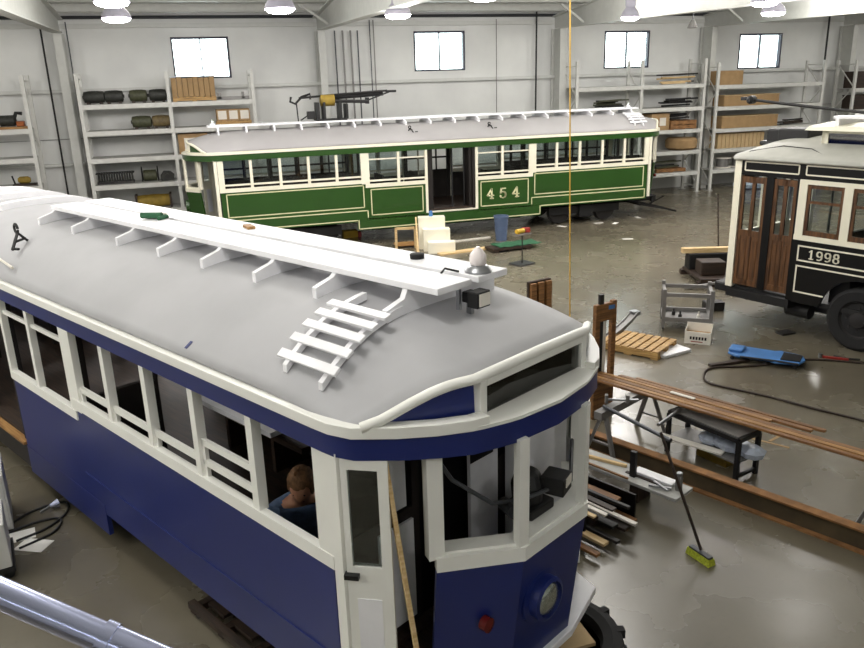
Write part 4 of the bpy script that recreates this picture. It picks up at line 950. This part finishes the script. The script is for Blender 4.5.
MB().lathe([(.2,0),(.2,.03),(.05,.06),(.05,.62)],n=14).build('pedestal','gunmetal',t,smooth=40); MB().ob((0,0,.76),(.36,.24,.26)).build('head','cardboard_pale',t,bev=.04); MB().cyl((-.25,0,.78),(-.1,0,.78),.1).build('wheel','carton_white',t)
t = thing('slatted_stand','brown slatted wooden stand showing just above the blue tram roof edge','stand',(5.98,12.35,0),radians(15))
for x in (-.2,-.02,.16): MB().box(x-.06,x+.06,-.03,.03,.08,.60).build('slat','timber_orange',t)
MB().box(-.28,.24,.03,.09,.0,.63).build('back_panel','dark_wood',t); MB().box(-.28,.24,-.2,.2,0,.06).build('base','dark_wood',t)
solo('floor_tape',MB().box(-.24,.24,-.02,.02,0,.003),'cardboard','tan tape strip on the floor right of the low table','tape',(6.14,6.62,0),radians(-57))
solo('floor_tape',MB().box(-.14,.14,-.018,.018,.0,.003),'cardboard','shorter tan tape strip on the floor meeting the longer one','tape',(6.31,6.68,0),radians(20))
# mechanic's creeper
t = thing('creeper','blue plastic mechanic creeper lying on the floor in front of the black tram','creeper',(7.98,8.86,0),radians(-50))
MB().prism([(-.5,-.14),(-.36,-.24),(.1,-.22),(.18,-.27),(.5,-.2),(.56,0),(.5,.2),(.18,.27),(.1,.22),(-.36,.24),(-.5,.14)],'XY',.06,.10).build('deck','creeper_blue',t,bev=.015)
MB().prism([(-.5,-.12),(-.3,-.12),(-.28,.12),(-.5,.12)],'XY',.10,.15).build('headrest','creeper_blue',t,bev=.02); MB().prism([(.24,-.17),(.5,-.14),(.5,.14),(.24,.17)],'XY',.10,.115).build('pad','rubber',t)
for a,b in ((-.42,-.18),(-.42,.18),(.45,-.2),(.45,.2),(.05,-.22),(.05,.22)):
    MB().lathe([(.03,-.012),(.03,.012)],(a,b,.03),'Y',10).box(a-.012,a+.012,b-.015,b+.015,.03,.065).build('caster','black_iron',t)
MB().tube([(-.3,-.26,.09),(.1,-.25,.1),(.5,-.25,.1)],.014,6).build('side_rail','black_iron',t)
solo('board',MB().box(-.33,.33,-.04,.04,0,.04),'dark_wood','brown stick lying on the floor left of the blue creeper','stick',(7.4,8.92,0),radians(-2))
cb = [(9.6,7.95),(9.18,8.19),(8.8,8.48),(8.4,8.66),(7.9,8.66),(7.44,8.74),(7.15,8.84),(6.92,8.80),(6.74,8.62),(6.64,8.42),(6.70,8.24),(6.86,8.0),(7.05,7.7),(7.3,7.2),(7.6,6.65),(7.75,6.3)]
def smoothpts(p, k=5):
    out = []
    for i in range(len(p)-1):
        a,b,c,d = (Vector((*p[max(0,min(len(p)-1,i+j))],0)) for j in (-1,0,1,2))
        for q in range(k):
            t = q/k; out.append(.5*((2*b)+(c-a)*t+(2*a-5*b+4*c-d)*t*t+(3*b-a-3*c+d)*t**3))
    out.append(Vector((*p[-1],0))); return out
solo('power_cable',MB().tube([(v.x,v.y,.016) for v in smoothpts(cb)],.016,8),'dark_wood','long brown cable looping across the open floor','cable')
t = thing('hand_tool','red and black hand tools lying by the wheel of the black tram','tool',(9.02,8.45,0),radians(-45))
MB().box(-.25,.1,-.02,.02,0,.03).build('bar','red_paint',t); MB().tube([(-.1,.08,.02),(.05,.02,.02),(.25,.05,.02)],.015,6).build('hose','black_iron',t); MB().lathe([(.03,0),(.03,.06)],(-.28,0,0),n=10).build('fitting','steel',t)
solo('floor_pad',MB().box(-.13,.13,-.09,.09,0,.03),'dark_steel','small dark pad on the floor under the black tram','pad',(9.15,9.75,0))
# ------------------------------------------------------------------ by the green tram
t = thing('step_box','white three tread wooden steps in front of the green tram door','steps',(5.9,18.6,0),radians(-14))
for k,(y0,h) in enumerate(((.35,.82),(.05,.56),(-.25,.28))):
    MB().box(-.34+k*.10,.34+k*.10,y0-.30,y0,0,h).build('step','cream',t,bev=.006)
MB().box(-.42,-.36,-.5,.4,0,.06).bar((-.39,-.5,.03),(-.39,.35,.78),.04,.05).build('side_rail','timber_pale',t)
solo('blue_can',MB().lathe([(.05,0),(.05,.12),(.03,.14)],n=12),'creeper_blue','small blue can on the top of the white steps','can',(5.95,18.83,.82))
t = thing('trestle','open pale wooden trestle standing left of the white steps','trestle',(5.32,19.05,0),radians(-10))
for a in (-.25,.25): MB().box(a-.03,a+.03,-.03,.03,0,.55).build('leg','timber_pale',t)
MB().box(-.28,.28,-.03,.03,.49,.55).build('rail','timber_pale',t); MB().box(-.28,.28,.03,.45,.05,.08).build('base','timber',t)
solo('plank',MB().box(-.85,.85,-.11,.11,0,.04),'timber_pale','pale plank lying on the floor in front of the white steps','plank',(6.68,18.0,0),radians(8))
solo('plank',MB().box(-.6,.6,-.05,.05,0,.03),'carton_white','white plank lying under the green tram beside the steps','plank',(7.2,19.3,.0),radians(6))
t = thing('pallet','low dark platform with a green cloth behind the beacon','pallet',(7.65,17.75,0),radians(5)); MB().box(-.55,.55,-.25,.25,.05,.1).build('deck','dark_wood',t)
for a in (-.45,.45): MB().box(a-.05,a+.05,-.25,.25,0,.05).build('runner','dark_wood',t)
b = MB(); G = 12
b.add([(-.6+1.2*i/G,-.28+.56*j/6,.0+.012*sin(i*1.7+j)+.014) for i in range(G+1) for j in range(7)],[(i*7+j,i*7+j+1,(i+1)*7+j+1,(i+1)*7+j) for i in range(G) for j in range(6)])
o = solo('cloth',b,'green_cloth','crumpled green cloth spread on the low dark platform','cloth',(7.9,17.85,.1),radians(5),smooth=60); m_ = o.modifiers.new('t','SOLIDIFY'); m_.thickness = .01
t = thing('trash_can','blue grey plastic bin below the number on the green tram','bin',(7.95,18.94,0))
MB().lathe([(.15,0),(.19,.60),(.205,.61),(.205,.66),(.175,.66),(.13,.04)],n=24).build('body','blue_plastic',t,smooth=35)
t = thing('pedestal_stand','thin stand on a square base with a small tray on top','stand',(7.3,16.14,0),radians(20))
MB().box(-.24,.24,-.2,.2,0,.03).build('base','gunmetal',t); MB().cyl((0,0,.03),(0,0,.70),.016,n=8).build('pole','black_iron',t); MB().box(-.2,.2,-.12,.12,.70,.72).build('tray','grey_metal',t)
t = thing('drill','yellow power drill lying on the stand tray','drill',(7.25,16.14,.72),.3); MB().cyl((-.12,0,.06),(.1,0,.06),.055,n=12).build('body','yellow',t,smooth=40); MB().cyl((.1,0,.06),(.16,0,.06),.02,n=8).build('chuck','black_iron',t); MB().box(-.1,-.04,-.03,.03,0,.06).build('handle','yellow',t)
t = thing('clamp','red clamp lying behind the yellow drill on the tray','clamp',(7.42,16.2,.72),-.4); MB().box(-.1,.1,-.03,.03,0,.12).build('body','red_paint',t,bev=.02)
for i,(x,y,l) in enumerate(((11.5,20.0,'scrap of white paper on the floor below the green tram truck'),(11.9,19.75,'second white scrap right of the hose on the floor by the green tram'),(13.0,20.3,'white paper scrap on the floor near the green tram end'),(10.3,20.0,'flat white card on the floor at the foot of the yellow hose'),(11.0,17.6,'small white scrap on the open floor in front of the green tram'))):
    solo('paper',MB().box(-.14,.14,-.06,.06,0,.004),'paper',l,'paper',(x,y,0),i*.7)
t = thing('bottle_jack','yellow and red jack on the floor under the green tram','jack',(4.3,21.2,0)); MB().box(-.22,.2,-.14,.14,.0,.2).build('body','yellow',t,bev=.02); MB().box(.2,.3,-.1,.1,0,.14).build('handle_socket','red_paint',t)
# ------------------------------------------------------------------ left, below the mezzanine
t = thing('cabinet','white metal cabinet standing beside the blue tram at the left edge','cabinet',(-2.42,7.9,0),radians(12))
MB().box(-.36,.36,-.3,.3,.02,.62).build('body','rack_white',t,bev=.01); MB().box(-.34,.34,-.312,-.3,.06,.58).build('door','rack_white',t,bev=.004); MB().box(.24,.28,-.325,-.312,.3,.4).build('handle','grey_metal',t)
solo('power_cable',MB().tube([(-2.35,7.75,.63),(-2.3,7.72,.8),(-2.36,7.8,1.2),(-2.34,7.9,1.7)],.018,8),'yellow','yellow cable rising from the white cabinet at the left edge','cable')
t = thing('tool_cart','white cart with black casters cut off by the left edge','cart',(-2.22,7.0,0),radians(12))
MB().box(-.32,.32,-.26,.26,.12,.55).build('body','rack_white',t,bev=.01); MB().box(-.34,.34,-.28,.28,.08,.12).build('base','black_iron',t)
for a in (-.28,.28):
    for b in (-.22,.22): MB().lathe([(.045,-.015),(.045,.015)],(a,b,.045),'Y',12).build('caster','rubber',t)
for i,(x,y,r,l) in enumerate(((-1.95,7.55,.2,'sheet of paper lying on the floor in front of the white cabinet'),(-1.78,7.33,-.5,'second sheet of paper on the floor, nearer the blue tram'))): solo('paper',MB().box(-.15,.15,-.1,.1,0,.004),'paper',l,'paper',(x,y,0),r)
t = thing('work_light','shiny clamp work light lying on the floor beside the blue tram','work light',(-1.68,8.0,0),.5)
MB().lathe([(.02,-.04),(.045,.03),(.05,.04),(.03,.03)],(0,0,.05),'X',16).build('reflector','bright_steel',t,smooth=40); MB().bar((-.14,0,.02),(-.03,0,.05),.02,.02).build('clip','steel',t)
for i,(p,l) in enumerate((([(-2.1,7.75),(-1.9,8.0),(-1.6,8.1),(-1.55,7.85),(-1.7,7.6),(-1.95,7.45)],'black cable looping on the floor past the work light'),([(-2.1,7.6),(-1.85,7.75),(-1.6,7.75),(-1.62,7.5),(-1.9,7.3)],'black cable looping on the floor nearer the papers'))):
    solo('power_cable',MB().tube([(v.x,v.y,.012) for v in smoothpts(p)],.012,6),'black_iron',l,'cable')
t = thing('dolly','dark timber dolly on the floor under the side of the blue tram','dolly',(.06,5.36,0),radians(-62))
for y in (-.2,.14): MB().box(-.55,.55,y,y+.06,.06,.12).build('side_rail','dark_wood',t)
for x in (-.52,-.1,.3,.46): MB().box(x,x+.07,-.2,.2,.04,.1).build('cross_rail','dark_wood',t)
for x in (-.28,.12): MB().box(x-.12,x+.12,-.1,.08,.1,.13).build('block','dark_wood',t)
for a in (-.45,.45):
    for b in (-.17,.17): MB().lathe([(.03,-.012),(.03,.012)],(a,b,.03),'Y',10).build('caster','black_iron',t)
# knobby tyre lying flat at the tram nose
t = thing('tyre','black knobbly tyre lying on the floor under the blue tram nose','tyre',(2.26,4.36,0))
b = MB().lathe([(.36,.03),(.43,.0),(.5,.03),(.52,.08),(.5,.14),(.43,.16),(.36,.14),(.34,.08),(.36,.03)],n=40)
for k in range(26):
    a = 2*pi*k/26; b.ob((.5*cos(a),.5*sin(a),.08+.035*(1 if k%2 else -1)),(.07,.06,.07),a)
b.build('tread','rubber',t,smooth=30); MB().box(-.27,.27,-.14,.14,.07,.10).build('board','cardboard_pale',t)
# chrome handrail of the mezzanine
t = thing('handrail','shiny steel handrail close to the camera at the lower left','handrail',(0,0,0))
a, b = Vector((-.62,1.66,3.23)), Vector((-.247,1.475,3.055)); d = (b-a)
MB().tube([a-d*1.0,a+d*.96],.031,20).build('rail','bright_steel',t,smooth=40)
MB().tube([a+d*.93,a+d*2.2],.034,20).build('sleeve','bright_steel',t,smooth=40); MB().tube([a+d*.93,a+d*.985],.038,20).build('coupling','bright_steel',t,smooth=40)
# loose things on the blue roof walk
zt = 2.96
def lp(x,y,z): 
    c,s = cos(BLUE),sin(BLUE); return (bl.location.x+x*c-y*s, bl.location.y+x*s+y*c, z)
t = thing('hand_tool','green and white hand tool bundle lying on the white roof planks','tool',lp(2.3,-.12,zt),BLUE+.5)
MB().cyl((-.12,0,.035),(.1,0,.04),.03,n=12).build('body','green_cloth',t,smooth=40); MB().tube([(-.1,.05,.02),(0,.09,.03),(.12,.05,.02),(.1,-.06,.02)],.02,8).build('hose','green_cloth',t); MB().ob((.0,.05,.03),(.22,.07,.05),.4).build('rag','carton_white',t,bev=.015)
solo('wood_block',MB().box(-.08,.08,-.035,.035,0,.025),'timber','small brown wooden offcut on the far roof plank','offcut',lp(3.5,.16,zt),BLUE-.3,bev=.006)
solo('rubber_puck',MB().lathe([(.05,0),(.052,.03),(.045,.035)],n=18),'rubber','small black puck on the far roof plank near the beacon','puck',lp(5.55,.18,zt),smooth=40)
solo('wire_rod',MB().tube([(0,0,0),(.62,0,0)],.014,6),'carton_white','thin white rod lying on the blue tram roof at the left edge','rod',lp(.6,-1.02,2.515),BLUE-.12)
tp = [lp(x,y*.958,roofz(x,y)-.25+.004) for x,y in ((4.53,-1.17),(4.56,-1.17),(4.58,-1.125),(4.55,-1.125))]
solo('masking_tape',MB().add(tp+[(p[0],p[1],p[2]+.003) for p in tp],[(0,1,2,3),(7,6,5,4),(0,4,5,1),(1,5,6,2),(2,6,7,3),(3,7,4,0)]),'blue_paint','short strip of blue tape on the grey roof near the window pillars','tape')
t = thing('pole','pale wooden pole leaning inside the open cab doorway','pole',(0,0,0)); MB().bar(lp(6.40,-.98,2.12),lp(6.60,-.92,.46),.05,.025).build('pole','timber_pale',t)

# ------------------------------------------------------------------ the person bent over inside the blue tram
def skinmesh(name, m, nodes, edges, parent, lv=2):
    me = bpy.data.meshes.new(name); me.from_pydata([n[0] for n in nodes],edges,[]); o = bpy.data.objects.new(name,me); COL.objects.link(o); o.parent = parent
    s = o.modifiers.new('s','SKIN'); s.use_smooth_shade = True
    for i,n in enumerate(nodes): o.data.skin_vertices[0].data[i].radius = (n[1],n[2] if len(n)>2 else n[1])
    o.data.skin_vertices[0].data[0].use_root = True
    u = o.modifiers.new('u','SUBSURF'); u.levels = lv; u.render_levels = lv
    me.materials.append(MATS[m]); return o
per = thing('person','person with brown hair in a blue denim shirt, bent over inside the blue tram window','person',lp(5.06,-.66,.555),BLUE); per.scale = (1.12,1.12,1.12)
J = dict(pel=(-.20,.20,.22),wst=(-.13,.14,.36),chs=(.0,.03,.54),nck=(.09,-.03,.67),hd0=(.12,-.06,.73),hd1=(.18,-.09,.80),
         sl=(-.03,-.16,.57),el=(.08,-.20,.36),hl=(.28,-.10,.26),sr=(.12,.18,.56),er=(.26,.16,.36),hr=(.38,.02,.25),
         kl=(.16,.02,.10),al=(-.26,.10,.06),fl_=(-.40,.10,.04),kr=(.16,.30,.10),ar=(-.24,.32,.06),fr=(-.38,.33,.04))
K = list(J); RAD = dict(pel=.14,wst=.125,chs=.15,nck=.055,hd0=.07,hd1=.08,sl=.06,el=.045,hl=.03,sr=.06,er=.045,hr=.03,kl=.07,al=.045,fl_=.035,kr=.07,ar=.045,fr=.035)
E_ = [('pel','wst'),('wst','chs'),('chs','nck'),('nck','hd0'),('hd0','hd1'),('chs','sl'),('sl','el'),('el','hl'),('chs','sr'),('sr','er'),('er','hr'),('pel','kl'),('kl','al'),('al','fl_'),('pel','kr'),('kr','ar'),('ar','fr')]
nodes = [(J[k],RAD[k]) for k in K]; edges = [(K.index(a),K.index(b)) for a,b in E_]
def finger_nodes(w, d, side):
    w = Vector(w); d = Vector(d).normalized(); sd = d.cross(Vector((0,0,1))).normalized()
    i0 = K.index(w_name); 
    for k in range(5):
        off = sd*((k-1.5)*.02 if k < 4 else side*-.05); ln = (.085,.095,.09,.07,.05)[k]
        a = w+d*.05+off*(1 if k<4 else .7); b = a+d*ln*.5+Vector((0,0,-.01)); c = b+d*ln*.4+Vector((0,0,-.03))
        j = len(nodes); nodes.extend([(tuple(a),.011),(tuple(b),.009),(tuple(c),.008)]); edges.extend([(i0,j),(j,j+1),(j+1,j+2)])
for w_name,dr,sd in (('hl',(.9,.3,-.3),1),('hr',(.8,-.5,-.3),-1)): finger_nodes(J[w_name],dr,sd)
body = skinmesh('body','skin',nodes,edges,per)
hd = MB(); o_ = []
for i in range(13):
    ph = pi*i/12
    for k in range(20):
        t = 2*pi*k/20; x,y,z = sin(ph)*cos(t),sin(ph)*sin(t),cos(ph); fx = .095*x*(1+.05*(z<0)); fy = .075*y*(1-.12*max(0,-z)); fz = .118*z
        if x > .8 and -.35 < z < .05: fx += .022*(1-abs(y)*2.5 if abs(y)<.4 else 0)
        if x > .75 and .05 < z < .25 and .2 < abs(y) < .6: fx -= .008
        o_.append((fx,fy,fz))
hd.add(o_,[(i*20+k,i*20+(k+1)%20,(i+1)*20+(k+1)%20,(i+1)*20+k) for i in range(12) for k in range(20)])
for s in (-1,1): hd.ob((-.005,s*.078,-.01),(.04,.018,.06))
HR = (0,radians(34),radians(-52))
head = hd.build('head','skin',per,smooth=70,loc=(.20,-.10,.83),rot=HR)
hr = MB(); v = []
for i in range(9):
    ph = (pi*.62)*i/8
    for k in range(24):
        t = 2*pi*k/24; x,y,z = sin(ph)*cos(t),sin(ph)*sin(t),cos(ph); g = 1.10+.05*sin(k*3+i*2)
        if x > .55 and z < .35: g = .85
        v.append((.098*x*g-.008,.08*y*g,.12*z*g+.004))
hr.add(v,[(i*24+k,i*24+(k+1)%24,(i+1)*24+(k+1)%24,(i+1)*24+k) for i in range(8) for k in range(24)]); hr.build('hair','hair',per,smooth=60,loc=(.20,-.10,.83),rot=HR)
for s in (-1,1): MB().lathe([(.004,-.004),(.011,0),(.004,.004)],(.082,s*.03,.012),'X',10).build('eye','black_paint',head)
MB().ob((.086,0,-.062),(.008,.036,.006)).build('mouth','red_paint',head)
SK = ['pel','wst','chs','nck','sl','el','sr','er']
sn_ = [(J[k] if k!='nck' else (.065,-.015,.635),RAD[k]*1.3+(.022 if k=='nck' else .012)) for k in SK]+[(tuple(Vector(J['el']).lerp(Vector(J['hl']),.75)),.043),(tuple(Vector(J['er']).lerp(Vector(J['hr']),.75)),.043)]
skinmesh('denim_shirt','denim',sn_,[(0,1),(1,2),(2,3),(2,4),(4,5),(5,8),(2,6),(6,7),(7,9)],per)
TK = ['pel','kl','al','kr','ar']; skinmesh('trousers','denim',[(J[k],RAD[k]*1.14+.008) for k in TK],[(0,1),(1,2),(0,3),(3,4)],per)

# ------------------------------------------------------------------ light
w = bpy.data.worlds.new('sky'); SC.world = w; w.use_nodes = True
bg = w.node_tree.nodes['Background']; bg.inputs[0].default_value = (.92,.96,1,1); bg.inputs[1].default_value = 9
def point_light(x,y,z,e,s=.45):
    l = bpy.data.lights.new('lamp_and_fill_light','POINT'); l.shadow_soft_size = s; l.energy = e; l.color = (1,.965,.92)
    o = bpy.data.objects.new('lamp_and_fill_light',l); COL.objects.link(o); o.location = (x,y,z)
# light of the bays' own lamps (those in view)
for x,y,z in ((-.85,17,5.38),(2.02,15,5.37),(4.6,16.4,5.37),(10.4,17,5.34),(13.6,16,5.35),(-.73,13.9,5.39),(11.75,14.1,5.39),(5.3,13.4,5.42)):
    point_light(x,y,z-.25,E1)
for x,y,k in ((18,17.5,1),(27,17.5,1),(-4,10.5,1.2),(1,10,1.3),(6,10,.9),(11,10.5,.35),(16,10.5,.4),(22,10.5,.4),(28,10.5,.4),(0,4,.8),(-7,7,1.9),(-6,2,1),(2,-2,.8),(6,3,.15)): point_light(x,y,6.0,E2*k)  # unseen: hall lamps out of frame, plus fill added left and behind camera
for x in (-6,0,6,12,18,24,30): point_light(x,19.3,6.45,E2*.7)  # unseen row without fixtures, added to brighten the wall behind the green tram
for x in (8,15,20): point_light(x,14.2,6.3,E2*.8)  # more unseen fill without fixtures, added for the far floor
SC.view_settings.view_transform = 'Standard'; SC.view_settings.look = 'None'; SC.view_settings.gamma = 1; SC.view_settings.exposure = EXPO
SC.cycles.use_denoising = True
SC.cycles.max_bounces = 8; SC.cycles.transparent_max_bounces = 12; SC.cycles.caustics_reflective = False
